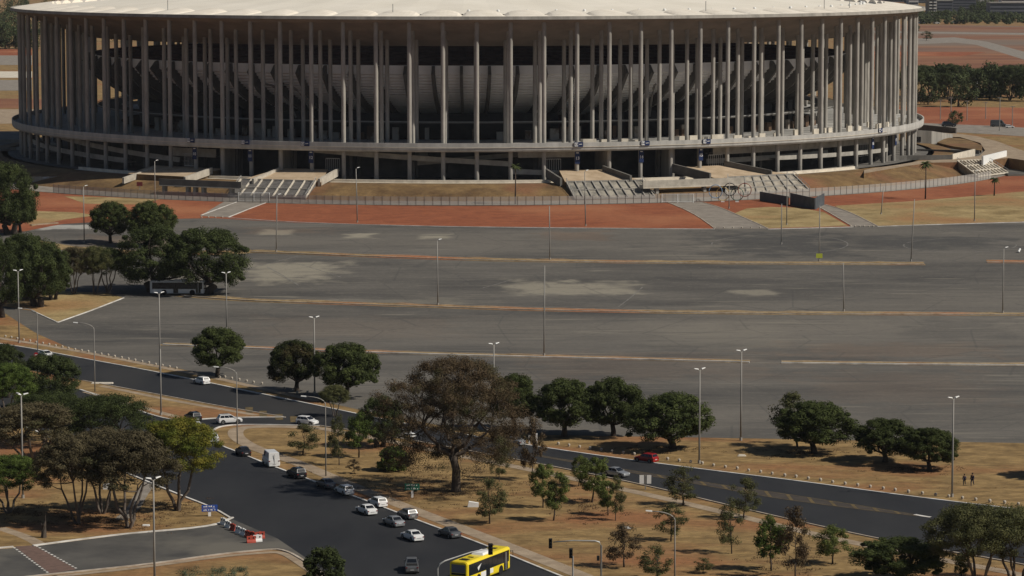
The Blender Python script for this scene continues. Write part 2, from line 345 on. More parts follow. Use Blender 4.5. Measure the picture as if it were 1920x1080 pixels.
# roads
UP = [(-200, 606), (0, 645), (60, 654), (130, 668), (300, 699), (480, 737), (600, 762), (700, 783), (800, 803), (1020, 841), (1300, 879), (1500, 903), (1700, 931), (1920, 957), (2100, 978)]
LO = [(2100, 1100), (1920, 1058), (1700, 1022), (1530, 986), (1360, 947), (1200, 908), (1000, 868), (820, 835), (700, 813), (600, 799), (450, 796), (412, 800), (398, 808), (396, 820), (412, 836), (445, 848), (500, 871), (600, 907), (700, 945), (800, 983), (910, 1023), (1055, 1083), (1200, 1140), (1000, 1400), (700, 1400), (650, 1100), (604, 1076), (572, 1052), (533, 1030), (498, 1028), (432, 974), (400, 953), (330, 926), (250, 893), (190, 866), (110, 826), (20, 790), (-200, 700)]
sheet('road', UP + LO, M_road, .02)
sheet('grass_island', [(-200, 665), (0, 684), (155, 714), (300, 741), (400, 760), (470, 772), (535, 783), (450, 783), (380, 786), (340, 791), (285, 780), (215, 753), (150, 731), (0, 690), (-200, 670)], M_grass, .06)
kerb([(150, 731), (215, 753), (285, 780), (340, 791), (380, 786), (450, 783), (535, 783)], w=.4)
kerb([(155, 714), (300, 741), (400, 760), (470, 772), (535, 783)], w=.3, m=M_kerb2)
kerb(UP, w=.4); 
kerb([(600, 799), (450, 796), (412, 800), (398, 808), (396, 820), (412, 836), (445, 848), (500, 871), (600, 907), (700, 945), (800, 983), (910, 1023), (1055, 1083), (1200, 1140)], w=.35)
kerb([(600, 799), (700, 813), (820, 835), (1000, 868), (1200, 908), (1360, 947), (1530, 986), (1700, 1022), (1920, 1058), (2100, 1100)], w=.3, m=M_kerb2)
kerb([(-200, 700), (20, 790), (110, 826), (190, 866), (250, 893), (330, 926), (400, 953), (432, 972)], w=.35)
# side street
sheet('street', [(-200, 1048), (0, 1030), (70, 1024), (240, 1002), (350, 993), (405, 985), (436, 974), (520, 1010), (620, 1078), (602, 1076), (572, 1054), (533, 1032), (498, 1031), (400, 1041), (280, 1059), (40, 1083), (-200, 1110)], M_street, .035)
kerb([(-200, 1046), (0, 1028), (25, 1026)], w=.45); kerb([(62, 1024), (150, 1012), (240, 1001), (350, 992), (405, 985), (436, 971)], w=.45)
kerb([(-200, 1110), (40, 1083), (280, 1059), (400, 1041), (498, 1031), (533, 1031), (572, 1053), (604, 1076), (650, 1100)], w=.4, m=M_kerb2)
band([(40, 1088), (280, 1063), (400, 1045), (498, 1036), (531, 1036), (563, 1056), (596, 1080), (640, 1105)], 1.3, M_path, 'footpath', .05)
M_brick = mat('brick_crossing', (.115, .075, .06), (.165, .105, .085), rough=.9, scale=1., coord='P')
sheet('brick_crossing', [(28, 1025), (64, 1023), (143, 1068), (94, 1076)], M_brick, .045)
for (a, b) in (((26, 1027), (92, 1076)), ((68, 1024), (146, 1068))):
    for k in range(14):
        t = k / 14; p = G(a[0] + (b[0] - a[0]) * t, a[1] + (b[1] - a[1]) * t); q = G(a[0] + (b[0] - a[0]) * (t + .035), a[1] + (b[1] - a[1]) * (t + .035))
        band([p, p.lerp(q, .5), q], .3, M_kerb, 'road_marking', .055)
# footpaths
band([(600, 803), (520, 799), (455, 801), (440, 808), (444, 822), (480, 842), (560, 868), (640, 903), (720, 935), (850, 985), (960, 1027), (1100, 1083), (1200, 1125)], 2.6, M_path, 'footpath', .03)
band([(600, 803), (700, 821), (820, 846), (1000, 882), (1200, 924), (1400, 971), (1530, 1003), (1700, 1038), (1920, 1078), (2100, 1120)], 2.2, M_path, 'footpath', .03)
band([(-200, 598), (0, 634), (130, 655), (300, 688), (420, 712), (520, 736), (600, 752)], 1.8, M_path, 'footpath', .03)
band([(160, 735), (240, 757), (330, 782)], 1.5, M_path, 'footpath', .07)
band([(190, 724), (330, 753), (480, 779)], 1.4, M_path, 'footpath', .07)
band([(0, 990), (60, 1010), (100, 1040)], 1.8, M_path, 'footpath', .012); band([(225, 975), (250, 955), (262, 930), (285, 900)], 2., M_gpath, 'footpath', .012)
for pts in ([(1500, 908), (1300, 909)],): pass
# hatching between the lanes
M_yel = mat('worn_yellow_paint', (.07, .055, .03), (.17, .12, .05), rough=.8, scale=1., coord='P')
M_pch = mat('brownish_median_tarmac', (.042, .036, .032), (.065, .053, .042), rough=.9, scale=.3, coord='P')
def along(L, t):
    i = min(int(t), len(L) - 2); u = t - i; return (L[i][0] + (L[i + 1][0] - L[i][0]) * u, L[i][1] + (L[i + 1][1] - L[i][1]) * u)
A = [(1000, 852), (1180, 882), (1330, 906), (1450, 923), (1600, 946), (1720, 966)]; B = [(1000, 854), (1180, 886), (1330, 912), (1450, 934), (1600, 954), (1720, 968)]
sheet('road_marking', A + B[::-1], M_pch, .035)
band(A, .18, M_yel, 'road_marking', .045); band(B, .18, M_yel, 'road_marking', .045)
for k in range(12):
    x = 1235 + k * 40.5; a = None
    def yy(L):
        for (xa, ya), (xb, yb) in zip(L, L[1:]):
            if xa <= x <= xb: return ya + (yb - ya) * (x - xa) / (xb - xa)
        return L[-1][1]
    band([(x - 2, yy(A)), (x + 2, yy(A) * .5 + yy(B) * .5), (x + 7, yy(B) + 1)], .5, M_yel, 'road_marking', .05)
band([(1715, 965), (1730, 968), (1745, 970)], .7, M_kerb, 'road_marking', .05)
for x, y in ((467, 764), (493, 771), (523, 777), (551, 781)):
    band([(x, y), (x, y + 5), (x + 1, y + 11)], 1.3, M_yel, 'road_marking', .065)
# far drives and earthworks
M_far1 = mat('far_red_earth', (.14, .052, .03), (.30, .15, .075), rough=.95, scale=.02, stretch=(.3, 1, 1), coord='P', c3=(.17, .13, .10), big=.006, detail=8)
def flat(name, pts, m, z): return sheet(name, [Z(x, y, 7) for x, y in pts], m, z)
flat('red_earth', [(1600, 44), (2100, 52), (2100, 130), (1600, 130)], M_far1, .03)
flat('red_earth', [(1600, 200), (2100, 203), (2100, 246), (1860, 238), (1600, 226)], M_soil, .03)
flat('road', [(1600, 76), (1790, 70), (1850, 78), (1920, 97), (2100, 140), (2100, 160), (1920, 112), (1830, 84), (1790, 80), (1600, 88)], M_gpath, .06)
flat('road', [(1600, 58), (2100, 64), (2100, 68), (1600, 61)], M_gpath, .06)
flat('road', [(1600, 226), (1860, 236), (2100, 250), (2100, 268), (1860, 252), (1600, 238)], M_gpath, .06)
flat('red_earth', [(1600, 96), (1850, 98), (1800, 106), (1600, 104)], M_soil, .07)
flat('road', [(-100, 104), (60, 104), (60, 122), (-100, 122)], M_gpath, .06)
flat('red_earth', [(-100, 92), (60, 92), (60, 104), (-100, 104)], M_soil, .06)
flat('pale_forecourt', [(-100, 134), (60, 134), (60, 146), (-100, 146)], M_lite, .06)
flat('road', [(-100, 150), (60, 150), (60, 170), (-100, 170)], M_gpath, .06)
flat('pale_forecourt', [(-100, 205), (80, 205), (80, 232), (-100, 232)], M_path, .06)
flat('red_earth', [(-100, 185), (80, 185), (80, 203), (-100, 203)], M_far1, .06)
# ------------------------------------------------------------------ stadium
ST = empty('stadium', tuple(SC), 0, 'huge round concrete stadium with a pale disc roof on tall slender columns', 'stadium')
def P3(th, r, z): return (r * math.sin(th), -r * math.cos(th), z)
def ringstrip(mb, prof, t0=0., t1=2 * math.pi, n=192, zf=None):
    n = max(2, int(n)); rows = []
    for i in range(n + 1):
        t = t0 + (t1 - t0) * i / n; dz = zf(i / n) if zf else 0
        rows.append([P3(t, r, z + dz) for r, z in prof])
    for a, b in zip(rows, rows[1:]):
        for k in range(len(prof) - 1): mb.quad(a[k], b[k], b[k + 1], a[k + 1])
    return mb
PH = .449; TC = lambda k: R((k + PH) * 3.75)
ZB, ZP, ZF = 11., 22.5, 21.3       # base, parapet top, deck
soff = lambda r: 57.5 - .344 * (151.5 - r)
rf = empty('roof', (0, 0, 0)); rf.parent = ST
ringstrip(MB(), [(154.5, 58.6), (154.3, 59.5), (154, 59.55), (153.2, 59.35)]).build('roof_edge', M_conc, rf)
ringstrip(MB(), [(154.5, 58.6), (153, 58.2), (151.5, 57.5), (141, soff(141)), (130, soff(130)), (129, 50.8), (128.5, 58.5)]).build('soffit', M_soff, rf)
mb = MB(); NS = 72; sub = 10
for k in range(NS):                # fan-shaped shells round the rim
    rows = []
    for i in range(sub + 1):
        t = (k + i / sub) * 2 * math.pi / NS; u = 1 - (2 * i / sub - 1) ** 2; col = []
        for j in range(7):
            q = j / 6; r = 153.4 - 12.4 * q; col.append(P3(t, r, 59.35 + 1.6 * (u ** .6) * q ** .8 + .25 * q))
        rows.append(col)
    for a, b in zip(rows, rows[1:]):
        for j in range(6): mb.quad(a[j], b[j], b[j + 1], a[j + 1])
        mb.quad(a[6], b[6], (b[6][0] * .999, b[6][1] * .999, 58.9), (a[6][0] * .999, a[6][1] * .999, 58.9))
mb.build('rim_shell', M_shell, rf, smooth=False)
# membrane in radial folds
mb = MB(); rows = []; N = 576
rr = [140.8, 138, 130, 118, 104, 90, 76, 62]
for i in range(N + 1):
    t = i * 2 * math.pi / N; fold = (abs((i % 12) / 6 - 1) - .5)
    rows.append([P3(t, r, 59.9 + (140.8 - r) * .09 + fold * (.12 + (140.8 - r) * .001)) for r in rr])
for a, b in zip(rows, rows[1:]):
    for j in range(len(rr) - 1): mb.quad(a[j], b[j], b[j + 1], a[j + 1])
mb.build('membrane', M_roof, rf)
ringstrip(MB(), [(62, 66.8), (62, 64), (60.5, 64), (60.5, 67.2), (62, 66.8)]).build('inner_ring', M_conc, rf)
for k in range(96):                # little roof vents, only those on the near side of the roof
    if not -24 <= k <= 24 or k % 1: continue
    t = R(k * 3.75 + .8); p = P3(t, 134, 60.5); m_ = MB(); m_.lathe([(.45, 0), (.45, .4), (.25, .6), (0, .65)], 8); m_.build('vent', M_white, rf, loc=p)
for t, h in ((-8, 2.5), (-38, 4), (30, 3), (50, 4), (56, 6)):
    p = P3(R(t), 146, 60.5); m_ = MB(); m_.tube([(0, 0, 0), (0, 0, h)], .12, 6); m_.build('mast', M_steel, rf, loc=p)

# deck ring
ringstrip(MB(), [(132, ZF - 1.4), (154.0, ZF - 1.4), (154.4, ZF - .9), (154.5, ZF), (154.5, ZP), (154.1, ZP), (154.05, ZF), (132, ZF), (118, ZF)]).build('deck', mat('deck_concrete', (.34, .335, .315), (.50, .49, .46), rough=.85, scale=.3, stretch=(1, 1, .3), detail=8), ST)
dk = MB()
ringstrip(dk, [(154.56, ZF - .15), (154.62, ZF - .15), (154.62, ZF + .02), (154.56, ZF + .02)], R(-64), R(60), 220); dk.build('drip_moulding', M_lite, ST)
# balustrade blocks on the deck (east side shows them)
rnd = random.Random(3)
for k in range(8, 44):
    t = R(k * 1.875 + rnd.uniform(-.3, .3))
    if rnd.random() < .30: continue
    r = rnd.choice((141, 146, 149.3)); w = rnd.uniform(.006, .017); h = rnd.uniform(1.3, 2.1)
    MB().hexa([P3(t - w, r, ZF), P3(t + w, r, ZF), P3(t + w, r + .6, ZF), P3(t - w, r + .6, ZF)], [P3(t - w, r, ZF + h), P3(t + w, r, ZF + h), P3(t + w, r + .6, ZF + h), P3(t - w, r + .6, ZF + h)]).build('deck_wall', M_lite, ST)
# columns: the nearest hundred are parts, the rest one part
def colm(mb, t, r, z0, z1, rad, n=14):
    c = P3(t, r, 0); mb.lathe([(rad, z0), (rad, z1)], n, (c[0], c[1], 0)); return mb
me_out = colm(MB(), 0, 0, ZB - .5, 57.8, .64, 16)
M_out = me_out.mesh('column', M_colm, True); M_2 = colm(MB(), 0, 0, ZF, 55.4, .62).mesh('column', M_colm, True); M_3 = colm(MB(), 0, 0, ZF, 52.6, .62).mesh('column', M_colm, True)
rest = MB(); nn_ = 0
for k in range(-48, 48):
    t = TC(k)
    for j, (r, me, ztop, z0) in enumerate(((151.5, M_out, 57.8, ZB - .5), (143.9, M_2, 55.4, ZF), (135.5, M_3, 52.6, ZF))):
        near = (j == 0 and -22 <= k <= 20) or (j == 1 and -18 <= k <= 16) or (j == 2 and -11 <= k <= 10)
        if near:
            o = bpy.data.objects.new('column', me); COL.objects.link(o); o.parent = ST; o.location = P3(t, r, 0); nn_ += 1
        else: colm(rest, t, r, z0, ztop, .63, 12)
o = rest.build('column', M_colm, ST, smooth=True); o['kind'] = 'stuff'
# columns of the two inner rings below the deck
o = MB()
for k in range(-48, 48):
    for r in (143.9, 135.5):
        if k % 2 == 0: colm(o, TC(k), r, ZB - .5, ZF - 1.3, .55, 10)
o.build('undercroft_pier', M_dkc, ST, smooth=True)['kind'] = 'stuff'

# stands: rim wall, stepped underside, ribs, seating bowl
st = empty('grandstand', (0, 0, 0)); st.parent = ST
prof = [(128, 44.2), (128, 42.1)]
ctrl = [(128, 42.1), (124.2, 38.2), (119, 34.8), (113, 32.), (106, 29.6), (99, 27.6)]
for (r0, z0), (r1, z1) in zip(ctrl, ctrl[1:]):
    for i in range(4):
        a = i / 4; b = (i + 1) / 4; prof += [(r0 + (r1 - r0) * a - .05, z0 + (z1 - z0) * (b - .1)), (r0 + (r1 - r0) * b, z0 + (z1 - z0) * b)]
ringstrip(MB(), prof).build('stepped_underside', mat('bounce_lit_concrete', (.80, .79, .77), (.88, .87, .85), rough=.85, scale=.3), st)  # bounced light under the stands is put into this near-white colour
bowl = MB(); pr = [(128, 44.2), (127, 44.2)]
for i in range(26): r = 127 - i * 2.1; z = 43.5 - i * 1.15; pr += [(r, z), (r - 2.0, z - .1)]
ringstrip(bowl, pr, n=144).build('seating_bowl', mat('dark_seats', (.05, .02, .02), (.11, .05, .045), rough=.8, scale=.4), st)
mr_ = MB(); q = .0035
rp = [(128.2, 44.1), (129, 43.9), (131, 41.6), (125.8, 35.6), (119.5, 31.8), (112, 28.8), (104, 26.2), (97, 24.6), (97, 27.2), (106, 29.8), (113, 32.2), (119, 35.), (124.4, 38.6), (127.9, 42.3)]
for k in range(96):
    t = R((k + .95) * 3.75); a = [P3(t - q, r, z) for r, z in rp]; b = [P3(t + q, r, z) for r, z in rp]; n = len(rp)
    idx = list(range(n)); mr_.add(a + b, [tuple(idx[::-1]), tuple(i + n for i in idx)] + [(i, (i + 1) % n, n + (i + 1) % n, n + i) for i in range(n)])
mr_.build('raking_beam', M_dkc, st)['kind'] = 'stuff'  # the ribs' shadow side is put into their dark colour
ringstrip(MB(), [(60, 12.5), (0.1, 12.5)], n=96).build('pitch', mat('pitch_grass', (.05, .10, .03), rough=.9), ST)
# concourse wall with openings and a handrail line
rnd = random.Random(11); mb = MB()
for k in range(288):
    t0, t1 = k * 2 * math.pi / 288, (k + 1) * 2 * math.pi / 288
    if rnd.random() < .10:
        if mb.v: mb.build('concourse_wall', M_wall, ST)
        mb = MB(); continue
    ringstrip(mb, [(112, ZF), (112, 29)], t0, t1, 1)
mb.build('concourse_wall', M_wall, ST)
mb = MB(); ringstrip(mb, [(118, 26.6), (126, 26.6), (126, 26.9), (118, 26.9)], n=192); mb.build('mezzanine_slab', M_dkc, ST)
mb = MB(); ringstrip(mb, [(126.1, 27.0), (126.2, 27.0), (126.2, 27.22), (126.1, 27.22)], n=192); mb.build('handrail', M_steel, ST)
M_kio = mat('kiosk_panels', (.10, .06, .035), (.34, .31, .27), rough=.7, scale=.12, lo=.45, hi=.55)
for k in range(-30, 40):
    if rnd.random() < .45: continue
    t = R(k * 1.875 + rnd.uniform(-.5, .5)); w = rnd.uniform(.004, .013); h = rnd.uniform(2, 4.3)
    MB().hexa([P3(t - w, 121, ZF), P3(t + w, 121, ZF), P3(t + w, 122, ZF), P3(t - w, 122, ZF)], [P3(t - w, 121, ZF + h), P3(t + w, 121, ZF + h), P3(t + w, 122, ZF + h), P3(t - w, 122, ZF + h)]).build('kiosk', M_kio, ST)
# stair curves descending between stands
for t in (-28, -25, 21.5, 27):
    pts = [P3(R(t + s * .4), 129 - s * 2.2, 38 - s * s * .42) for s in range(6)]; MB().tube(pts, .35, 6).build('access_stair', M_conc, st)

# undercroft
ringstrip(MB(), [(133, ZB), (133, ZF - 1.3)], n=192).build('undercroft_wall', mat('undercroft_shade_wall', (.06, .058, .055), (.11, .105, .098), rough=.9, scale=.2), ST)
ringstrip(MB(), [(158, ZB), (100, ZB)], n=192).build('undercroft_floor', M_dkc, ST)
def ramp(t0, t1, z0, z1, r=146.5, h=1.2, d=4., m=None):
    m = m or mat('ramp_concrete', (.28, .265, .235), (.42, .40, .355), rough=.85, scale=.3); r += 2; h *= 1.25
    mb = MB(); ringstrip(mb, [(r, 0), (r, h), (r - .3, h), (r - .3, .35), (r - d, .35), (r - d, 0), (r, 0)], R(t0), R(t1), max(2, abs(t1 - t0)), zf=lambda u: z0 + (z1 - z0) * u)
    return mb.build('ramp', m, ST)
tp = lambda px, r=146.5, z=15: math.degrees(th_at(px, r, z))
ramp(tp(590), tp(960), 19.0, 15.2); ramp(tp(590), tp(800), 19.6, 17.5, 141); ramp(tp(780), tp(1060), 15.2, 18.8, 141, 1.1); ramp(tp(960), tp(1078), 13.0, 12.2); ramp(tp(970), tp(1075), 17.8, 17.8, 146.5, 2)
ramp(tp(110), tp(345), 19, 14.6); ramp(tp(60), tp(250), 16.2, 13.4, 147.5); ramp(tp(330), tp(410), 16.5, 16.5, 146, 2)
ramp(tp(1330), tp(1640), 17.4, 17.4, 146.5, 1.6); ramp(tp(1330), tp(1560), 14.4, 14.8, 143); ramp(tp(1440), tp(1640), 15.0, 14.2, 149., 1.); ramp(tp(1100), tp(1640), 19.4, 19.4, 142, .8)
def radial(px, r0, r1, z0, z1, m, name, w=.5):
    t = th_at(px, 150, 14); a = w / 150 / 2
    return MB().hexa([P3(t - a, r0, z0), P3(t + a, r0, z0), P3(t + a, r1, z0), P3(t - a, r1, z0)], [P3(t - a, r0, z1), P3(t + a, r0, z1), P3(t + a, r1, z1), P3(t - a, r1, z1)]).build(name, m, ST)
for px in (418, 527, 1138, 1260, 1660): radial(px, 134, 150.6, ZB, ZF - 1.4, M_conc, 'gate_wall', 1.1)
for a, b in ((418, 470), (530, 583), (1090, 1136), (1200, 1258)):
    t0, t1 = th_at(a, 140, 14), th_at(b, 140, 14); ringstrip(MB(), [(140, ZB), (140, ZF - 1.4)], t0, t1, 3).build('gate_back_wall', M_wall, ST)
for a, b in ((610, 636), (1022, 1052), (1330, 1356), (1608, 1632), (344, 362)):     # barred gates
    t0, t1 = th_at(a, 150, 14), th_at(b, 150, 14); mb = MB()
    for i in range(8):
        t = t0 + (t1 - t0) * i / 7; p = P3(t, 149.5, 0); mb.tube([(p[0], p[1], ZB + 2.6), (p[0], p[1], 17.4)], .09, 5)
    for z in (13.7, 17.3): ringstrip(mb, [(149.45, z), (149.55, z), (149.55, z + .2), (149.45, z + .2)], t0, t1, 3)
    mb.build('barred_gate', M_steel, ST)
# signs: number plates on the deck edge, banners on the columns
def text_mesh(body, size, name, m, parent, loc, rz, ext=.02, bold=0., ax=True):
    c = bpy.data.curves.new(name, 'FONT'); c.body = body; c.size = size; c.align_x = 'CENTER'; c.align_y = 'CENTER'; c.extrude = ext; c.offset = bold
    t = bpy.data.objects.new(name, c); COL.objects.link(t); dg = bpy.context.evaluated_depsgraph_get()
    me = bpy.data.meshes.new_from_object(t.evaluated_get(dg)); me.name = name; bpy.data.objects.remove(t)
    me.materials.clear(); me.materials.append(m)
    o = bpy.data.objects.new(name, me); COL.objects.link(o); o.parent = parent; o.location = loc; o.rotation_euler = (R(90), 0, rz); return o
for num, px in (('10', 358), ('11', 460), ('12', 572), ('13', 1085), ('14', 1210), ('15', 1325), ('16', 1651)):
    t = th_at(px, 154.7, 21.7); p = P3(t, 154.75, 22.0); M = Matrix.Translation(p) @ Matrix.Rotation(t, 4, 'Z')
    b = MB().box(-1.35, 1.35, -.06, .12, -.75, .65, M).build('gate_sign', M_blue, ST)
    q = P3(t, 154.86, 22.0); cx, sx_ = math.cos(t), math.sin(t)
    MB().box(-1.25, -.25, -.03, .02, -.6, .5, Matrix.Translation(q) @ Matrix.Rotation(t, 4, 'Z')).build('number_panel', M_white, b)
    text_mesh(num, .95, 'lettering', M_blue, b, (q[0] - .75 * cx + .06 * sx_, q[1] - .75 * sx_ - .06 * cx, q[2] - .05), t, bold=.02)
    MB().box(.1, 1.0, -.03, .02, -.12, .04, Matrix.Translation(q) @ Matrix.Rotation(t, 4, 'Z') @ Matrix.Rotation(R(-5), 4, 'Y')).build('lettering', M_white, b)
for num, k0 in (('10', 367), ('11', 471), ('12', 585), ('13', 1081), ('14', 1199.5), ('15', 1310), ('16', 1632), ('17', 1673)):
    t = min((TC(k) for k in range(-48, 48)), key=lambda a: abs(a - th_at(k0, 151.5, 18))); p = P3(t, 152.25, 18)
    M = Matrix.Translation(p) @ Matrix.Rotation(t, 4, 'Z')
    b = MB().box(-.75, .75, -.05, .1, -1.9, 2.1, M).build('gate_banner', M_blue, ST)
    cx, sx_ = math.cos(t), math.sin(t)
    text_mesh(num, 1.25, 'lettering', M_white, b, (p[0] + .08 * sx_, p[1] - .08 * cx, 17.7), t, bold=.02)
    MB().box(-.4, .4, -.1, -.06, 1.2, 1.45, M).build('lettering', M_white, b)

# ------------------------------------------------------------------ bank round the stadium
def W3(px, r, z): t = th_at(px, r, z); return pol(t, r, z)
mb = MB(); v = []
def bz(r): return float(np.interp(r, [156, 159, 164, 168, 172, 176], [11., 11., 10.75, 9.9, 8.7, 7.3]))
rr = [156, 159, 164, 168, 172, 176]
for i in range(121):
    t = R(-110 + i * 2); v.append([tuple(pol(t, r, bz(r))) for r in rr])
for a, b in zip(v, v[1:]):
    for j in range(5): mb.quad(a[j], b[j], b[j + 1], a[j + 1])
mb.build('grass_bank', M_bank, origin=None)['kind'] = 'structure'
mb = MB(); v = []
for i in range(121):
    t = R(-110 + i * 2); v.append([tuple(pol(t, r, z)) for r, z in ((175.9, 7.32), (181, 7.25), (187.5, 7.1))])
for a, b in zip(v, v[1:]):
    for j in range(2): mb.quad(a[j], b[j], b[j + 1], a[j + 1])
mb.build('perimeter_path', M_gpath)['kind'] = 'structure'
mb = MB(); v = []
ta, tb = th_at(150, 156, 11), th_at(1600, 156, 11)
for i in range(121):
    t = ta + (tb - ta) * i / 120; v.append([tuple(pol(t, r, z)) for r, z in ((155.6, 10.5), (155.6, 11.8), (156.6, 11.8), (156.6, 11.05), (158.3, 11.05))])
for a, b in zip(v, v[1:]):
    for j in range(4): mb.quad(a[j], b[j], b[j + 1], a[j + 1])
o = mb.build('low_wall', M_lite, origin=tuple(SC)); tag(o, 'long low concrete wall ringing the foot of the stadium above the grass bank', 'wall')

def block(name, lab, cat, rings, m, th_=.0, grp=None):       # rings: list of (px0, px1, r, ztop, zbottom)
    mb = MB(); rows = []
    for p0, p1, r, z1, z0 in rings:
        a, b = W3(p0, r, z1), W3(p1, r, z1); rows.append((a, b, Vector((b.x, b.y, z0)), Vector((a.x, a.y, z0))))
    for u, w in zip(rows, rows[1:]):
        for k in range(4): mb.quad(u[k], w[k], w[(k + 1) % 4], u[(k + 1) % 4])
    mb.quad(*rows[0]); mb.quad(*rows[-1])
    c = rows[0][0]; ob = mb.build(name, m, origin=(c.x, c.y, rings[0][4])); ob.data.materials.append(M_bank)
    for f in ob.data.polygons: f.material_index = int(abs(f.normal.z) < .5)
    return tag(ob, lab, cat, grp)
PLZ = 'terraces leading to the gates'
M_plz = mat('terrace_paving', (.36, .27, .175), (.50, .39, .27), rough=.9, scale=.25, coord='P')
block('terrace', 'tan paved terrace sloping down from gate 12 to the left grid slope', 'terrace', [(527, 615, 150, 14.2, 7), (450, 602, 166, 11.6, 7)], M_plz, grp=PLZ)
block('terrace', 'tan paved terrace sloping down from gate 13 between dark parapets', 'terrace', [(1048, 1132, 150, 14.2, 7), (1060, 1203, 166, 11.8, 7)], M_plz, grp=PLZ)
block('terrace', 'tan paved terrace sloping down from gate 15 behind the ring sculpture', 'terrace', [(1285, 1352, 150, 14.2, 7), (1340, 1490, 166, 11.8, 7)], M_plz, grp=PLZ)
block('terrace', 'tan paved terrace between the two lit parapets above the long underpass on the left', 'terrace', [(290, 420, 150, 13.4, 7), (240, 350, 166, 12.0, 7)], M_plz, grp=PLZ)
def gridslope(lab, top, bot, m_cell, m_rib, nc, nr=2, dz=.0, z1=11.7, z0=7.6, r0=166, r1=176, fix=None):
    A, B = W3(top[0], r0, z1), W3(top[1], r0, z1); Cc, D = W3(bot[0], r1, z0), W3(bot[1], r1, z0)
    if fix: A, B, Cc, D = [Z(*q) for q in fix]
    o = A.copy(); root = empty('slope_grid', tuple(o), 0, lab, 'slope', 'concrete grids on the slopes below the gates')
    mb = MB(); mb.quad(A - o, B - o, D - o, Cc - o); mb.quad(A - o, Cc - o, Vector((Cc.x, Cc.y, 6.5)) - o, Vector((A.x, A.y, 6.5)) - o); mb.quad(B - o, D - o, Vector((D.x, D.y, 6.5)) - o, Vector((B.x, B.y, 6.5)) - o)
    mb.build('slope_face', m_cell, root)
    mb = MB(); n = Vector((0, 0, .45))
    def bar(a, b, w):
        d = (b - a).normalized(); s = d.cross(Vector((0, 0, 1))).normalized() * w
        mb.hexa([a - s, a + s, b + s, b - s], [a - s + n, a + s + n, b + s + n, b - s + n])
    for i in range(nc + 1): t = i / nc; bar(A.lerp(B, t) - o, Cc.lerp(D, t) - o, .17)
    for j in range(nr + 1): t = j / nr; bar(A.lerp(Cc, t) - o, B.lerp(D, t) - o, .15)
    mb.build('grid_ribs', m_rib, root)
    for a, b in ((A, Cc), (B, D)):
        mb = MB()
        for k in range(5):
            p = a.lerp(b, k / 4) - o; mb.tube([p, p + Vector((0, 0, 1.3))], .07, 5)
        mb.tube([a - o + Vector((0, 0, 1.3)), b - o + Vector((0, 0, 1.3))], .07, 5); mb.build('handrail', M_steel, root)
    return root
M_cell1 = mat('slate_cells', (.09, .085, .08), (.16, .15, .14), rough=.9, scale=.8); M_cell2 = mat('mossy_cells', (.13, .125, .11), (.36, .33, .27), rough=.9, scale=.35, detail=5); M_cell3 = mat('pale_cells', (.24, .21, .17), (.42, .38, .31), rough=.9, scale=.4)
gridslope('sloping concrete grid with dark slate cells below gate 12, beside the underpass', (452, 592), (428, 573), M_cell1, M_lite, 7, 2)
gridslope('sloping concrete grid with mottled grey cells between two handrails below gate 13', (1062, 1205), (1078, 1228), M_cell2, M_conc, 9, 2)
gridslope('pale weathered grid slope rising behind the ring sculpture and the dark hoarding', (1365, 1487), (1360, 1518), M_cell3, M_conc, 8, 3)
gridslope('pale ribbed grid slope at the far right beside the white bridge end', (1795, 1848), (1836, 1890), M_cell3, M_lite, 9, 3, fix=((1795, 303, 11.1), (1850, 300, 11.1), (1834, 332, 7.4), (1890, 325, 7.4)))
# parapets; the shade on the shaded ones is put into a darker colour
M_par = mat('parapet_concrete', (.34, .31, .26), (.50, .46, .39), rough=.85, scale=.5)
def parapet(lab, p0, r0, z0, p1, r1, z1, m, h=1.5, w=.35):
    a, b = W3(p0, r0, z0), W3(p1, r1, z1); d = (b - a); d.z = 0; d.normalize(); s = Vector((-d.y, d.x, 0)) * w; up = Vector((0, 0, h)); dn = Vector((0, 0, -1.1))
    o = a.copy(); mb = MB().hexa([a - s + dn, a + s + dn, b + s + dn, b - s + dn], [a - s + up, a + s + up, b + s + up, b - s + up])
    return tag(mb.build('parapet_wall', m, origin=tuple(o)), lab, 'wall', 'parapets beside the gate terraces')
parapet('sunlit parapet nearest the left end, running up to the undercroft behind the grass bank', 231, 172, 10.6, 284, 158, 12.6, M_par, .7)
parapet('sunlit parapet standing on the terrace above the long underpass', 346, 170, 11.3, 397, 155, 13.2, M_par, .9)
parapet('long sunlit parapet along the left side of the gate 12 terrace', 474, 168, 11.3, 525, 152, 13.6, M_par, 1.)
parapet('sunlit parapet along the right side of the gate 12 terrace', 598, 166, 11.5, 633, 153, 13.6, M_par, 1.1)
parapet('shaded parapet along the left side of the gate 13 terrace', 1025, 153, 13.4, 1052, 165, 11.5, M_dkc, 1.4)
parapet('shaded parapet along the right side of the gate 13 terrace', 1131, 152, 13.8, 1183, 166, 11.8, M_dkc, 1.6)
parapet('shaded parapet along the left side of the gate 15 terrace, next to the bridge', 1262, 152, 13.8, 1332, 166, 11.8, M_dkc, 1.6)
parapet('shaded parapet along the right side of the gate 15 terrace', 1358, 151, 14.2, 1447, 165, 11.8, M_dkc, 1.5)
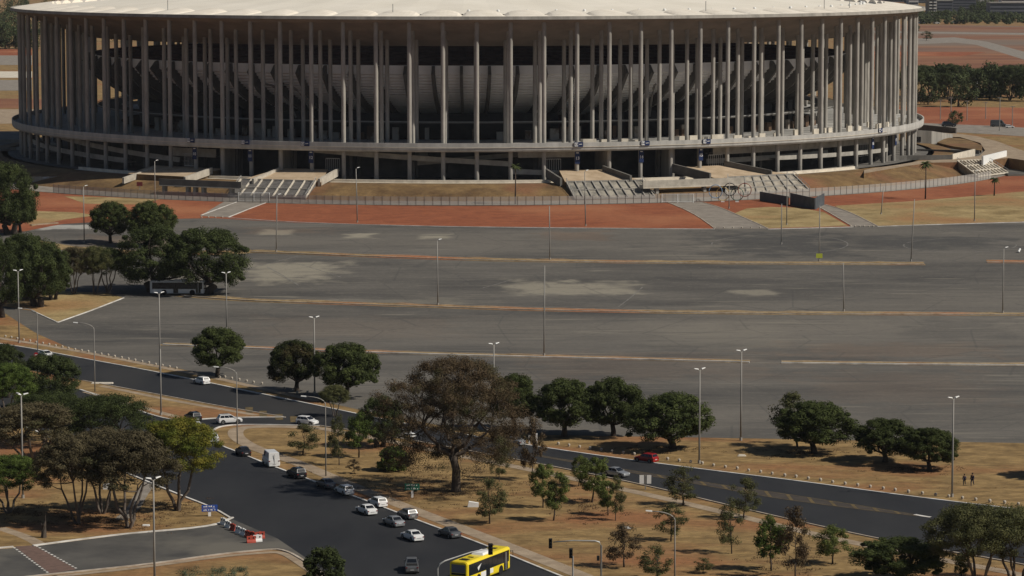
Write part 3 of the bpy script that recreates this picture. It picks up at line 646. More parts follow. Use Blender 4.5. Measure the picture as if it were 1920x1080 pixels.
# underpass bridges
def bridge(lab, p0, p1, r, ztop, h, zg, piers, m_beam, m_back, d=2.6):
    a, b = W3(p0, r, ztop), W3(p1, r, ztop); ang = math.atan2(b.y - a.y, b.x - a.x); L = (b - a).length
    root = empty('underpass_bridge', (a.x, a.y, zg), ang, lab, 'bridge', 'bridges over the service road')
    H = ztop - zg
    MB().box(0, L, 0, .5, H - h, H).build('beam', m_beam, root)
    MB().box(0, L, .52, d, H - h - .25, H - h * .6).build('deck', m_beam, root)
    MB().box(0, L, -.12, -.004, H - h - .16, H - h + .08).build('moulding', M_lite, root)
    for q in piers: MB().box(q * L - .45, q * L + .45, .6, 2.2, -.4, H - h - .26).build('pier', M_conc, root)
    return root
bridge('long shaded concrete bridge with open bays left of the dark grid slope', 298, 452, 176.5, 12.0, 1.9, 7.2, (.04, .33, .42, .52, .86), M_dkc, M_plz)  # shade on this bridge is put into its darker beam colour
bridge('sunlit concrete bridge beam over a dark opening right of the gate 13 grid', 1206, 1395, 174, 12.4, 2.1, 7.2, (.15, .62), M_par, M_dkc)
# slanting light ramps on the bank
def strip_r(name, lab, pts, w, m, up=.5, cat='ramp'):       # pts (px, r, z)
    P = [W3(*p) for p in pts]; P = dens(P, 6.); o = P[0].copy(); mb = MB(); rows = []
    for i, p in enumerate(P):
        d = P[min(i + 1, len(P) - 1)] - P[max(i - 1, 0)]; d.z = 0; d.normalize(); n = Vector((-d.y, d.x, 0)) * w / 2
        rows.append([p - n - o, p - n + Vector((0, 0, up)) - o, p + n + Vector((0, 0, up)) - o, p + n - o - Vector((0, 0, .6))])
    for a, b in zip(rows, rows[1:]):
        for k in range(3): mb.quad(a[k], b[k], b[k + 1], a[k + 1])
    return tag(mb.build(name, m, origin=tuple(o)), lab, cat)
strip_r('footpath_ramp', 'thin grey ramp climbing left to right across the grass bank in front of the stadium', [(600, 179, 7.4), (760, 174, 8.3), (860, 168, 9.6), (960, 161, 11.)], 2.2, M_gpath, .35)
strip_r('footpath_ramp', 'broad pale ramp sweeping along the bank right of the ring sculpture grid', [(1505, 176, 7.9), (1580, 173, 8.4), (1660, 169, 9.6), (1722, 165, 10.6)], 2.2, M_lite, .45)
strip_r('footpath_ramp', 'pale upper path hugging the foot of the columns on the right', [(1490, 159, 11.2), (1580, 159, 11.2), (1660, 159.5, 11.6), (1722, 164, 11.6)], 2.5, M_path, .35)
def prism(name, pts, z, m, zb=6.5, lab=None, cat=None):
    P = [Z(x, y, z) for x, y in pts]; o = P[0].copy(); o.z = zb; bm = bmesh.new(); vs = [bm.verts.new(p - o) for p in P]; lo = [bm.verts.new((p.x - o.x, p.y - o.y, 0)) for p in P]; n = len(P)
    bmesh.ops.triangle_fill(bm, edges=[bm.edges.new((vs[k], vs[(k + 1) % n])) for k in range(n)], use_beauty=True)
    for k in range(n): bm.faces.new((vs[k], vs[(k + 1) % n], lo[(k + 1) % n], lo[k]))
    bmesh.ops.recalc_face_normals(bm, faces=bm.faces)
    if sum(f.normal.z for f in bm.faces) < 0: bmesh.ops.reverse_faces(bm, faces=bm.faces)
    me = bpy.data.meshes.new(name); bm.to_mesh(me); bm.free(); me.materials.append(m); me.materials.append(M_bank if m is M_path else m)
    for f in me.polygons: f.material_index = int(abs(f.normal.z) < .5)
    ob = bpy.data.objects.new(name, me); COL.objects.link(ob); ob.location = o
    if lab: tag(ob, lab, cat)
    else: ob['kind'] = 'structure'
    return ob
def wallpx(lab, pts, z, hs, m, w=.5, name='retaining_wall', cat='wall'):
    P = [Z(x, y, z) for x, y in pts]; o = P[0].copy(); mb = MB()
    for k in range(len(P) - 1):
        a, b = P[k] - o, P[k + 1] - o; d = (b - a).normalized(); q = Vector((-d.y, d.x, 0)) * w / 2; u, v = Vector((0, 0, hs[k])), Vector((0, 0, hs[k + 1])); e = Vector((0, 0, -1))
        mb.hexa([a - q + e, a + q + e, b + q + e, b - q + e], [a - q + u, a + q + u, b + q + v, b - q + v])
    return tag(mb.build(name, m, origin=None, loc=tuple(o)), lab, cat)
prism('footpath', [(1700, 246), (1790, 250), (1830, 255), (1870, 265), (1905, 278), (1960, 296), (1960, 306), (1890, 296), (1850, 301), (1795, 304), (1745, 305), (1695, 312), (1620, 325), (1620, 319), (1695, 303), (1790, 298), (1836, 292), (1847, 282), (1838, 268), (1800, 257), (1757, 256), (1700, 258)], 11., M_path)
prism('sunken_court', [(1670, 262), (1757, 257), (1800, 258), (1838, 269), (1846, 282), (1835, 291), (1790, 297), (1690, 300), (1640, 306)], 10.5, M_dkc)
prism('earth_mound', [(1757, 267), (1775, 258), (1800, 259), (1822, 264), (1842, 273), (1840, 282), (1785, 274)], 11.3, M_bank)
wallpx('beige end wall with a dark opening beside the last column on the right', [(1702, 268), (1745, 268), (1785, 258)], 11, [4.6, 4.2, 1.2], M_conc)
wallpx('dark parapet on the upper right forecourt just behind the beige end wall', [(1722, 244), (1793, 250)], 11, [2.2, 2.0], M_dkc)
wallpx('bright cut end of wall on the forecourt right of the columns', [(1785, 299), (1827, 289)], 11, [1.7, 1.7], M_lite)
wallpx('long shaded retaining wall closing the sunken court in front', [(1640, 303), (1700, 300), (1784, 299)], 11, [1.5, 1.5, 1.5], M_dkc)
wallpx('thin shaded wall across the sunken court', [(1690, 284), (1760, 286), (1836, 288)], 10.6, [1., 1., 1.], M_dkc)
wallpx('white bridge parapet at far right above a dark underpass', [(1842, 304), (1886, 293)], 11, [1.9, 1.9], M_white, .6, 'bridge_parapet')
prism('street', [(1862, 312), (1905, 300), (1990, 306), (1990, 318), (1925, 326), (1890, 327)], 7.6, M_street)
p = Z(1719, 268, 11); MB().box(-1.4, 1.4, -.35, -.27, .4, 2.2).build('wall_opening', M_black, loc=tuple(p)); bpy.data.objects['wall_opening'].parent = None; tag(bpy.data.objects['wall_opening'], 'dark square opening in the beige end wall on the right', 'opening')
prism('forecourt', [(-100, 246), (50, 246), (120, 280), (215, 303), (150, 308), (0, 300), (-100, 296)], 10.6, M_dkc)  # dark sheet painted for ground lying in the stadium's shadow
wallpx('upper dark ramp wall left of the stadium', [(-60, 268), (40, 268), (110, 276)], 10.6, [1.3, 1.3, 1.3], M_conc)
wallpx('lower dark ramp wall left of the stadium', [(-60, 287), (30, 284), (120, 288)], 10.6, [1.4, 1.4, 1.2], M_conc)
wallpx('pale kerb wall at the far left edge of the bank', [(-60, 303), (80, 303), (230, 320)], 9.6, [.8, .8, .6], M_lite)
# perimeter fence
fr = empty('perimeter_fence', tuple(pol(0, RF, 7)), 0, 'long wire mesh fence on thin posts curving round the foot of the stadium bank', 'fence')
fo = pol(0, RF, 7); npost = 0
def M_mesh():
    m = bpy.data.materials.new('wire_mesh'); m.use_nodes = True; nt = m.node_tree; n = nt.nodes; b = n['Principled BSDF']; b.inputs['Base Color'].default_value = (.42, .41, .38, 1); b.inputs['Roughness'].default_value = .8
    t = n.new('ShaderNodeBsdfTransparent'); x = n.new('ShaderNodeMixShader'); x.inputs[0].default_value = .5
    lk(nt, t.outputs[0], x.inputs[1]); lk(nt, b.outputs[0], x.inputs[2]); lk(nt, x.outputs[0], n['Material Output'].inputs[0]); return m
M_wire = M_mesh()
mb = MB(); step = 2.4 / RF; t0 = th_at(100, RF, 7); t1 = R(62); i = 0; t = t0; post = MB().box(-.06, .06, -.06, .06, 0, 2.5).mesh('post', mat('fence_post_steel', (.12, .115, .11), rough=.7)); rest = MB()
GAP = [(th_at(1012 * 0 + 1241, RF, 7), th_at(1300, RF, 7))]
while t < t1:
    a, b = pol(t, RF, 7.1) - fo, pol(t + step, RF, 7.1) - fo
    mb.quad(a, b, b + Vector((0, 0, 2.4)), a + Vector((0, 0, 2.4)))
    if npost < 99 and t > th_at(330, RF, 7):
        o = bpy.data.objects.new('post', post); COL.objects.link(o); o.parent = fr; o.location = a; o.rotation_euler.z = t; npost += 1
    else: rest.box(a.x - .06, a.x + .06, a.y - .06, a.y + .06, a.z, a.z + 2.5)
    t += step
o = mb.build('mesh_panel', M_wire, fr); rest.build('post', MATS['fence_post_steel'], fr)['kind'] = 'stuff'
def gate(lab, x0, x1, y):
    a, b = G(x0, y), G(x1, y); L = (b - a).length; ang = math.atan2(b.y - a.y, b.x - a.x); root = empty('vehicle_gate', tuple(a), ang, lab, 'gate')
    mb = MB(); 
    for u in (0, L / 2, L): mb.tube([(u, 0, 0), (u, 0, 2.6)], .09, 6)
    for z in (.3, 2.5): mb.tube([(0, 0, z), (L, 0, z)], .06, 6)
    mb.build('gate_frame', M_white, root); MB().quad((0, 0, .3), (L, 0, .3), (L, 0, 2.5), (0, 0, 2.5)).build('mesh_panel', M_wire, root)
gate('white framed mesh gate across the grey drive left of the ring sculpture', 1241, 1300, 380.5)
gate('white framed mesh gate below the dark grid slope on the left', 447, 505, 378)
# dark hoarding
hb = empty('hoarding', tuple(G(1425, 378)), 0, 'dark blue-grey site hoarding standing across the drive right of the ring sculpture', 'hoarding'); ho = G(1425, 378)
M_hb = mat('hoarding_boards', (.055, .065, .075), (.085, .095, .105), rough=.7, scale=.6)
pp = [G(1425, 376), G(1478, 384), G(1482, 384), G(1528, 393), G(1545, 384)]; hh = [2.6, 2.4, 3.4, 3.2, 3.3]
for i in (0, 2, 3):
    a, b = pp[i] - ho, pp[i + 1] - ho; d = (b - a).normalized(); s = Vector((-d.y, d.x, 0)) * .12
    MB().hexa([a - s, a + s, b + s, b - s], [a - s + Vector((0, 0, hh[i])), a + s + Vector((0, 0, hh[i])), b + s + Vector((0, 0, hh[i + 1])), b - s + Vector((0, 0, hh[i + 1]))]).build('board', M_hb, hb)
a, b = pp[2].lerp(pp[3], .25) - ho, pp[2].lerp(pp[3], .85) - ho; MB().hexa([a + Vector((0, -.3, .5)), a + Vector((0, -.14, .5)), b + Vector((0, -.14, .5)), b + Vector((0, -.3, .5))], [a + Vector((0, -.3, 2.)), a + Vector((0, -.14, 2.)), b + Vector((0, -.14, 2.)), b + Vector((0, -.3, 2.))]).build('door_panel', mat('brown_door', (.10, .07, .055), rough=.8), hb)
# ring sculpture
base = G(1368, 379); rs = empty('ring_sculpture', tuple(base), 0, 'sculpture of five large interlocking coloured rings standing on two white blocks', 'sculpture'); s_ = sc(base)
for x, y, r, c in ((1339.5, 361, 12.3, (.16, .28, .42)), (1366.5, 357, 11.5, (.03, .03, .03)), (1394, 358, 12.3, (.22, .07, .05)), (1353, 362 + 3.5, 12.3, (.45, .33, .12)), (1380, 366, 11.8, (.05, .12, .09))):
    k = list((Vector(((x - 1366) / s_, .25 * (y > 363.2), (379 - y + 2) / s_)),))[0]; mb = MB(); n = 40; pts = [k + Vector((math.cos(2 * math.pi * i / n) * r / s_, 0, math.sin(2 * math.pi * i / n) * r / s_)) for i in range(n + 1)]
    mb.tube(pts, .12, 8, False); mb.build('ring', mat('ring_paint_%d' % int(x), c, rough=.5), rs, smooth=True)
for x in (1353, 1380): MB().box((x - 1366) / s_ - .5, (x - 1366) / s_ + .5, -.3, .5, -.1, .35).build('plinth', M_white, rs)

# ------------------------------------------------------------------ lamp posts
def tlamp(px, py, top, lab, heads=2, grp='tall car park lamp posts', lean=0., x_top=None, rad=.155, hm=None):
    b = G(px, py); h = (py - top) / sc(b) * 1.004 / math.cos(math.atan2(CH, b.y) * .9)
    root = empty('lamp_post', tuple(b), 0, lab, 'lamp post', grp); dx = ((x_top - px) / sc(b)) if x_top is not None else 0.
    MB().tube([(0, 0, 0), (dx * .5, 0, h * .5), (dx, 0, h)], [rad, rad * .85, rad * .62], 8).build('pole', M_pole, root, smooth=True)
    MB().tube([(0, 0, 0), (0, 0, .5)], rad * 1.5, 8).build('base', M_conc, root)
    for i in range(heads):
        a = (i * 2 * math.pi / heads + .35) if heads != 2 else (i * math.pi + .6)
        c, s = math.cos(a), math.sin(a)
        MB().tube([(dx, 0, h - .05), (dx + .5 * c, .5 * s, h + .2)], .05, 6).build('arm', M_pole, root)
        M = Matrix.Translation((dx + .72 * c, .72 * s, h + .28)) @ Matrix.Rotation(a, 4, 'Z') @ Matrix.Rotation(R(-14), 4, 'Y')
        MB().hexa([M @ Vector(p) for p in ((-.4, -.16, 0), (.4, -.1, 0), (.4, .1, 0), (-.4, .16, 0))], [M @ Vector(p) for p in ((-.34, -.12, .16), (.3, -.07, .1), (.3, .07, .1), (-.34, .12, .16))]).build('lamp_head', M_white, root)
    return root
def carm(px, py, top, lab, reach=-2.9, arm_y=None, grp='curved arm street lamps'):
    b = G(px, py); h = (py - top) / sc(b) / math.cos(math.atan2(CH, b.y) * .9); root = empty('street_lamp', tuple(b), 0, lab, 'street lamp', grp)
    n = 7; pts = [(0, 0, 0), (0, 0, h * .45), (0, 0, h - 1.3)] + [(reach * (1 - math.cos(u)) * 1., 0, h - 1.3 + 1.15 * math.sin(u)) for u in [math.pi / 2 * i / n for i in range(1, n + 1)]]
    MB().tube(pts, [.11, .09] + [.07] * (len(pts) - 2), 8).build('pole', M_pole, root, smooth=True)
    x = reach; s = -1 if reach < 0 else 1
    MB().hexa([(x, -.14, h - .2), (x + s * .85, -.1, h - .1), (x + s * .85, .1, h - .1), (x, .14, h - .2)], [(x, -.1, h - .04), (x + s * .8, -.06, h + .02), (x + s * .8, .06, h + .02), (x, .1, h - .04)]).build('lamp_head', M_white, root)
    return root
tlamp(36, 643, 510, 'tall double headed lamp post at the left edge by the bollard row'); tlamp(300, 693, 552, 'tall double headed lamp post in front of the parked white bus')
tlamp(43, 934, 744, 'tall triple headed lamp post among the lower left trees', 3); tlamp(290, 1094, 902, 'tall lamp post rising from the bottom edge left of the red barriers')
tlamp(590, 739, 598, 'tall double headed lamp post between two round trees of the verge'); tlamp(926, 788, 648, 'lamp post whose head shows above the big brown tree')
tlamp(1311, 869, 696, 'tall lamp post beside the round tree right of the red hatchback'); tlamp(1785, 932, 750, 'tall lamp post left of the two walking people'); tlamp(1389, 826, 661, 'thin double headed lamp post on the car park edge, mid right')
GP = 'thin posts of the car park'
for px, py, top, lab, xt, nh in ((425, 618, 514, 'thin lamp post left of the second car park median start', None, 2), (518, 472, 367, 'thin post at the left start of the upper median', 520, 1), (670, 417, 317, 'thin post at the red soil edge below gate 12', 668, 1),
        (821, 572, 452, 'thin post on the middle median, left of centre', 820, 1), (1031, 487, 387, 'post on the upper median at the centre of the car park', 1030, 0), (1020, 667, 499, 'tallest bare post at the centre, on the lowest median', 1021, 0), (1098, 424, 322, 'thin post on the red soil in front of gate 13 grid', 1096, 1),
        (158, 455, 351, 'dark thin post by the tree shadow at upper left', None, 1), (291, 385, 303, 'thin post in front of the left underpass bridge', None, 1), (1465, 458, 382, 'bare white post inside the left painted circle', None, 0),
        (1475, 422, 322, 'thin post before the dark hoarding', None, 0), (1536, 490, 386, 'thin post carrying the yellow board on the upper median', None, 0), (1582, 584, 493, 'dark leaning post on the middle median at right', 1580, 0), (1708, 490, 374, 'leaning wooden post on the right end of the upper median', 1713, 0),
        (1880, 587, 467, 'thin post on the middle median at far right', None, 1), (1652, 402, 350, 'dark leaning post on the dry grass right of the hoarding', 1656, 0), (1827, 415, 322, 'thin post on the dry grass at far right', None, 1), (42, 371, 339, 'short white post behind the upper left tree', None, 0),
        (1367, 391, 341, 'post standing in front of the ring sculpture', None, 0), (302, 779, 655, 'slim post on the traffic island left of the black car', None, 0)):
    tlamp(px, py, top, lab, nh, GP, x_top=xt, rad=.15, hm=M_steel)
carm(71, 668, 577, 'curved lamp beside the red round road sign'); carm(178, 735, 604, 'curved lamp on the grass island corner, left'); carm(445, 833, 687, 'curved lamp standing at the rounded island tip')
carm(611, 893, 742, 'curved lamp on the path right of the white van'); carm(1265, 1092, 957, 'curved lamp among the young trees at the bottom'); carm(1000, 1190 - 30, 1100, 'curved lamp below the picture edge') if False else None
FP = 'far posts beyond the stadium'
for i, (px, py, top, lab) in enumerate(((1763, 224, 188, 'far post nearest the last column'), (1783, 210, 184, 'far post left of the shrub on the red earth'), (1813, 226, 190, 'far post behind the small round shrub'), (1848, 223, 192, 'far post at the middle of the red earth'), (1874, 246, 184, 'tall far lamp post by the parked lorry'), (1898, 236, 200, 'far post nearest the right edge'))):
    b = Z(px, py, 7); h = (py - top) / sc(b); r = empty('far_post', tuple(b), 0, lab, 'post', FP); MB().tube([(0, 0, 0), (0, 0, h)], [.2, .14], 6).build('pole', M_pole, r); MB().box(-.9, .9, -.15, .15, h, h + .2).build('crossbar', M_pole, r)
# ------------------------------------------------------------------ trees
def leaf_cloud(name, centers, sig, nleaf, size, m, seed, flatz=.8, aspect=.55, outward=None):
    rg = np.random.default_rng(seed); C_ = np.array(centers, dtype=float); n = len(C_) * nleaf
    c = np.repeat(C_, nleaf, 0); sg = np.repeat(np.array(sig, dtype=float) if hasattr(sig, '__len__') else np.full(len(C_), sig), nleaf)
    d = rg.normal(size=(n, 3)); d /= np.linalg.norm(d, axis=1)[:, None]; rad = rg.random(n) ** .45
    p = c + d * (rad * sg)[:, None] * np.array([1, 1, flatz])
    nm = d + rg.normal(size=(n, 3)) * .38 + np.array([0, 0, .3]); nm /= np.linalg.norm(nm, axis=1)[:, None]
    t = rg.normal(size=(n, 3)); a = np.cross(nm, t); a /= np.linalg.norm(a, axis=1)[:, None]; b = np.cross(nm, a)
    s = size * (.6 + .8 * rg.random(n)); a *= (s * .5)[:, None]; b *= (s * .5 * aspect)[:, None]
    v = np.stack([p - a, p - b * .9, p + a, p + b * .9], 1).reshape(-1, 3)
    me = bpy.data.meshes.new(name); me.vertices.add(n * 4); me.vertices.foreach_set('co', v.ravel().astype(np.float32))
    me.loops.add(n * 4); me.loops.foreach_set('vertex_index', np.arange(n * 4, dtype=np.int32))
    me.polygons.add(n); me.polygons.foreach_set('loop_start', np.arange(0, n * 4, 4, dtype=np.int32)); me.polygons.foreach_set('loop_total', np.full(n, 4, dtype=np.int32))
    me.update(calc_edges=True); me.materials.append(m); return me
def limb(mb, a, b, r0, r1, rnd, n=3, wob=.12, seg=6):
    a, b = Vector(a), Vector(b); L = (b - a).length; pts = [a]; rs = [r0]
    for i in range(1, n + 1):
        t = i / n; p = a.lerp(b, t); p.z += math.sin(t * math.pi) * -L * .06
        if i < n: p += Vector((rnd.uniform(-1, 1), rnd.uniform(-1, 1), rnd.uniform(-.5, .5))) * L * wob
        pts.append(p); rs.append(r0 + (r1 - r0) * t)
    mb.tube(pts, rs, seg, False); return pts
def make_tree(kind, W, H, leaf, bark, seed, name):
    """W crown width, H whole height, in metres; crown and trunk meshes"""
    rnd = random.Random(seed); cs = []; sg = []; mb = MB(); P = dict(
        mango=dict(cb=.30, n=130, nl=300, sz=.23, sig=.10, tr=.038, st=1, fk=.20, lim=10), ficus=dict(cb=.24, n=130, nl=320, sz=.26, sig=.11, tr=.05, st=2, fk=.15, lim=9),
        young=dict(cb=.28, n=46, nl=170, sz=.19, sig=.15, tr=.022, st=1, fk=.30, lim=12), sparse=dict(cb=.22, n=40, nl=120, sz=.18, sig=.15, tr=.02, st=1, fk=.25, lim=16),
        umbrella=dict(cb=.46, n=190, nl=260, sz=.19, sig=.10, tr=.017, st=4, fk=.22, lim=16), big=dict(cb=.20, n=420, nl=300, sz=.19, sig=.06, tr=.024, st=1, fk=.26, lim=40),
        bush=dict(cb=.02, n=50, nl=120, sz=.3, sig=.15, tr=.03, st=2, fk=.05, lim=5), far=dict(cb=.15, n=34, nl=60, sz=.8, sig=.17, tr=.03, st=1, fk=.2, lim=4))[kind]
    cb = P['cb'] * H; hz = (H - cb); lump = [(rnd.uniform(0, 6.28), rnd.uniform(.75, 1.12)) for _ in range(7)]
    def rad_at(a): return sum(w * max(0, math.cos(a - b)) ** 3 for b, w in lump) / max(.01, sum(max(0, math.cos(a - b)) ** 3 for b, w in lump))
    tries = 0
    while len(cs) < P['n'] and tries < 20000:
        tries += 1; a = rnd.uniform(0, 6.283); u = rnd.random() ** .5; z = rnd.random()
        if kind == 'umbrella': prof = (max(0., 1 - ((z - .35) / .68) ** 2)) ** .5 if z > .35 else (.80 + z * .55); prof = min(prof, 1)
        elif kind in ('young', 'sparse'): prof = math.sin(math.pi * min(1, z * .82 + .16)) ** .7
        elif kind == 'big': prof = (1 - ((z - .42) / .60) ** 2) ** .5 if z > .42 else .80 + .42 * z
        else: prof = (max(0, 1 - ((z - .36) / .66) ** 2)) ** .5 if z > .36 else (.80 + .55 * z if z > .05 else .7)
        r = W / 2 * prof * rad_at(a) * .94; rr_ = r * u
        shell = u > .62 or z > .74
        if kind in ('mango', 'ficus', 'bush', 'far') and not shell and rnd.random() < .7: continue
        if kind == 'big' and z < .45 and u < .55: continue
        if kind == 'umbrella' and (z < .3 and u < .7 or rnd.random() < .25 and z < .5): continue
        q = (rr_ * math.cos(a), rr_ * math.sin(a), cb + z * hz * .95)
        cs.append(q); sg.append(P['sig'] * W * rnd.uniform(.65, 1.3) * (.9 if kind != 'umbrella' else .8))
    if kind in ('mango', 'ficus', 'bush'):       # loose sprigs sticking out
        for _ in range(26):
            a = rnd.uniform(0, 6.283); z = rnd.uniform(.0, 1); prof = math.sqrt(max(.05, 1 - ((z - .36) / .68) ** 2)) if z > .36 else .92
            cs.append((W / 2 * .95 * prof * rad_at(a) * math.cos(a), W / 2 * .95 * prof * rad_at(a) * math.sin(a), cb + (.05 + .92 * z) * hz)); sg.append(P['sig'] * W * .42)
    crown = leaf_cloud(name + '_crown', cs, sg, P['nl'], P['sz'] * (1 if kind != 'mango' else 1), leaf, seed, .62 if kind in ('umbrella', 'big') else .85)
    tr = P['tr'] * W; fk = Vector((rnd.uniform(-.03, .03) * W, rnd.uniform(-.03, .03) * W, P['fk'] * H))
    tgt = rnd.sample(cs, min(P['lim'], len(cs)))
    if kind == 'umbrella':
        stems = []
        for i in range(P['st']):
            a = i * 6.283 / P['st'] + rnd.uniform(-.5, .5); e = Vector((math.cos(a) * W * .15, math.sin(a) * W * .15, cb * rnd.uniform(.85, 1.1)))
            limb(mb, (math.cos(a) * tr * .8, math.sin(a) * tr * .8, -.1), e, tr, tr * .6, rnd, 4, .05); stems.append(e)
        for t in tgt:
            s = min(stems, key=lambda e: (Vector(t) - e).length); pts = limb(mb, s, t, tr * .45, tr * .08, rnd, 3, .1, 5)
            for _ in range(2):
                c = Vector(rnd.choice(cs)); 
                if (c - pts[1]).length < W * .35: limb(mb, pts[1], c, tr * .2, tr * .05, rnd, 2, .1, 4)
    elif kind == 'big':
        mb.tube([(0, 0, -.2), (0, 0, .5), (.1, 0, fk.z * .6), fk], [tr * 1.5, tr * 1.1, tr, tr * 1.05], 10)
        mains = []
        for i in range(8):
            a = i * 6.283 / 8 + rnd.uniform(-.25, .25); rr_ = W * rnd.uniform(.16, .25); e = Vector((math.cos(a) * rr_, math.sin(a) * rr_, H * rnd.uniform(.44, .58)))
            limb(mb, fk, e, tr * .55, tr * .28, rnd, 5, .08, 7); mains.append(e)
        subs = []
        for e in mains:
            for _ in range(5):
                c = Vector(rnd.choice([c for c in cs if (Vector(c) - e).length < W * .36] or cs)); m_ = e.lerp(c, .75); limb(mb, e, m_, tr * .24, tr * .09, rnd, 4, .09, 5); subs.append(m_)
        for c in cs:
            c = Vector(c); s = min(subs, key=lambda e: (c - e).length)
            if rnd.random() < .75: limb(mb, s, c, tr * .085, tr * .03, rnd, 3, .1, 4)
    else:
        for i in range(P['st']):
            dx = (i - (P['st'] - 1) / 2) * tr * 2.2
            mb.tube([(dx, 0, -.2), (dx * 1.3, 0, fk.z * .5), fk + Vector((dx * 1.8, 0, 0))], [tr * 1.25, tr * .95, tr * .85], 8)
        top = Vector((0, 0, cb + hz * .75))
        if kind in ('young', 'sparse'): limb(mb, fk, top, tr * .85, tr * .2, rnd, 5, .04)
        for t in tgt:
            t = Vector(t); s = fk if kind not in ('young', 'sparse') else fk.lerp(top, max(0, min(.85, (t.z - fk.z) / max(.1, top.z - fk.z) - .25)))
            limb(mb, s, t, tr * (.5 if kind in ('mango', 'ficus') else .35), tr * .07, rnd, 4, .09, 5)
    trunk = mb.mesh(name + '_trunk', bark, True)
    return trunk, crown, W, H
PROTO = {}
def proto(key, kind, W, H, leaf, bark, seeds, name):
    PROTO[key] = [make_tree(kind, W, H, leaf, bark, s, name) for s in seeds]
proto('mango', 'mango', 9, 7.2, L_mango, M_bark, (1, 2, 3), 'mango')
proto('mangor', 'mango', 9, 7.4, L_red, M_bark, (4,), 'mango')
proto('ficus', 'ficus', 12, 11, L_dark, M_bark, (5, 6), 'ficus')
proto('young', 'young', 4.4, 5.6, L_you, M_bark, (7, 8, 9), 'young')
proto('brightyoung', 'young', 4.4, 5.6, L_brt, M_bark, (10,), 'young')
proto('sparse', 'sparse', 4.2, 5.6, L_oliv, M_bark, (11, 12, 13), 'sparse')
proto('rusty', 'sparse', 4.2, 5.6, L_rust, M_bark, (14,), 'sparse')
proto('umb', 'umbrella', 11, 9.5, L_dark, M_barkp, (15, 16), 'umbrella')
proto('umbb', 'umbrella', 11, 9.5, L_brt, M_barkp, (17,), 'umbrella')
proto('brown', 'umbrella', 11, 10.5, L_brn, M_barkp, (18, 19), 'brown'); proto('dens', 'umbrella', 14, 9, L_dark, M_barkp, (28, 29), 'dens')
proto('acacia', 'umbrella', 12, 9.5, L_oliv, M_barkp, (20,), 'acacia')
proto('yellow', 'umbrella', 12, 11.5, L_yel, M_barkp, (21,), 'yellow')
proto('big', 'big', 25, 19, L_rust, M_bark, (22,), 'big')
proto('bush', 'bush', 5, 4, L_dark, M_bark, (23,), 'bush'); proto('bbush', 'bush', 3.6, 3, L_brt, M_bark, (24,), 'bush')
proto('far', 'far', 12, 10, L_far, M_bark, (25, 26), 'far'); proto('far2', 'umbrella', 12, 10, L_far, M_bark, (35, 36), 'far')
tcount = 0
def tree(key, base, x0, x1, ytop, lab, nm='tree', cat='tree', grp=None, rot=None, z=None, depth=1.):
    """base pixel (foot of trunk); crown spans pixels x0..x1; ytop is the crown's top"""
    global tcount; tcount += 1
    b = G(*base) if z is None else Z(base[0], base[1], z); s = sc(b); tr, cr, W_, H_ = PROTO[key][tcount % len(PROTO[key])]
    ca = math.cos(math.atan2(CH, b.y)); sa = math.sin(math.atan2(CH, b.y))
    Wd = (x1 - x0) / s; H = ((base[1] - ytop) / s - Wd * .18 * sa) / ca; off = ((x0 + x1) / 2 - base[0]) / s
    kx = Wd / W_ * {'young': 1.22, 'sparse': 1.25, 'brightyoung': 1.2, 'rusty': 1.2, 'mango': 1.12, 'mangor': 1.1, 'ficus': 1.1, 'big': 1.06, 'umb': 1.38, 'umbb': 1.35, 'brown': 1.32, 'yellow': 1.2, 'acacia': 1.25, 'far': 1.1, 'far2': 1.3}.get(key, 1.05); kz = H / H_
    root = empty(nm, tuple(b), 0, lab, cat, grp); a = tcount * 2.4 if rot is None else rot
    for nn2, me in (('trunk', tr), ('crown', cr)):
        o = bpy.data.objects.new(nn2, me); COL.objects.link(o); o.parent = root
        sh = Matrix(((1, 0, off / max(H * .6, .1), 0), (0, 1, 0, 0), (0, 0, 1, 0), (0, 0, 0, 1)))
        o.matrix_local = sh @ Matrix.Diagonal((kx, kx * depth, kz, 1)) @ Matrix.Rotation(a, 4, 'Z')
    return root
VG = 'round trees along the car park verge'
tree('mango', (408, 706), 355, 461, 614, 'round dense green tree on the verge, by the white hatchback on the upper road', 'round_tree', grp=VG)
tree('mangor', (557, 735), 489, 602, 641, 'round tree tinged with red new leaves, left of the tall lamp post', 'round_tree', grp=VG)
tree('mango', (648, 748), 592, 722, 645, 'large round dark green tree just right of the tall lamp post on the verge', 'round_tree', grp=VG)
tree('mango', (965, 806), 915, 1012, 702, 'dark round tree half hidden behind the right side of the big brown tree', 'round_tree', grp=VG)
tree('mango', (1058, 818), 998, 1130, 711, 'dark round tree with short forked trunk, first clear tree right of the big brown tree', 'round_tree', grp=VG)
tree('mango', (1150, 818), 1093, 1212, 709, 'dark upright round tree touching its left neighbour, mid verge', 'round_tree', grp=VG)
tree('mango', (1262, 842), 1172, 1332, 738, 'broad dark tree on the dry verge with a lamp post before its right edge', 'round_tree', grp=VG)
tree('mango', (1526, 850), 1452, 1600, 752, 'broad dark tree on the right verge whose left side has thin bare twigs', 'round_tree', grp=VG)
tree('sparse', (1495, 838), 1440, 1520, 738, 'thin bare twiggy tree poking out behind the broad dark tree', 'twiggy_tree')
tree('mango', (1660, 866), 1600, 1728, 785, 'low dark domed tree on forked trunk, middle of three at the right', 'round_tree', grp=VG)
tree('mango', (1742, 882), 1694, 1804, 803, 'low dark domed tree nearest the two walking people', 'round_tree', grp=VG)
tree('mango', (1993, 895), 1940, 2060, 808, 'dark tree outside the right edge casting its shadow on the grass', 'round_tree', grp=VG)
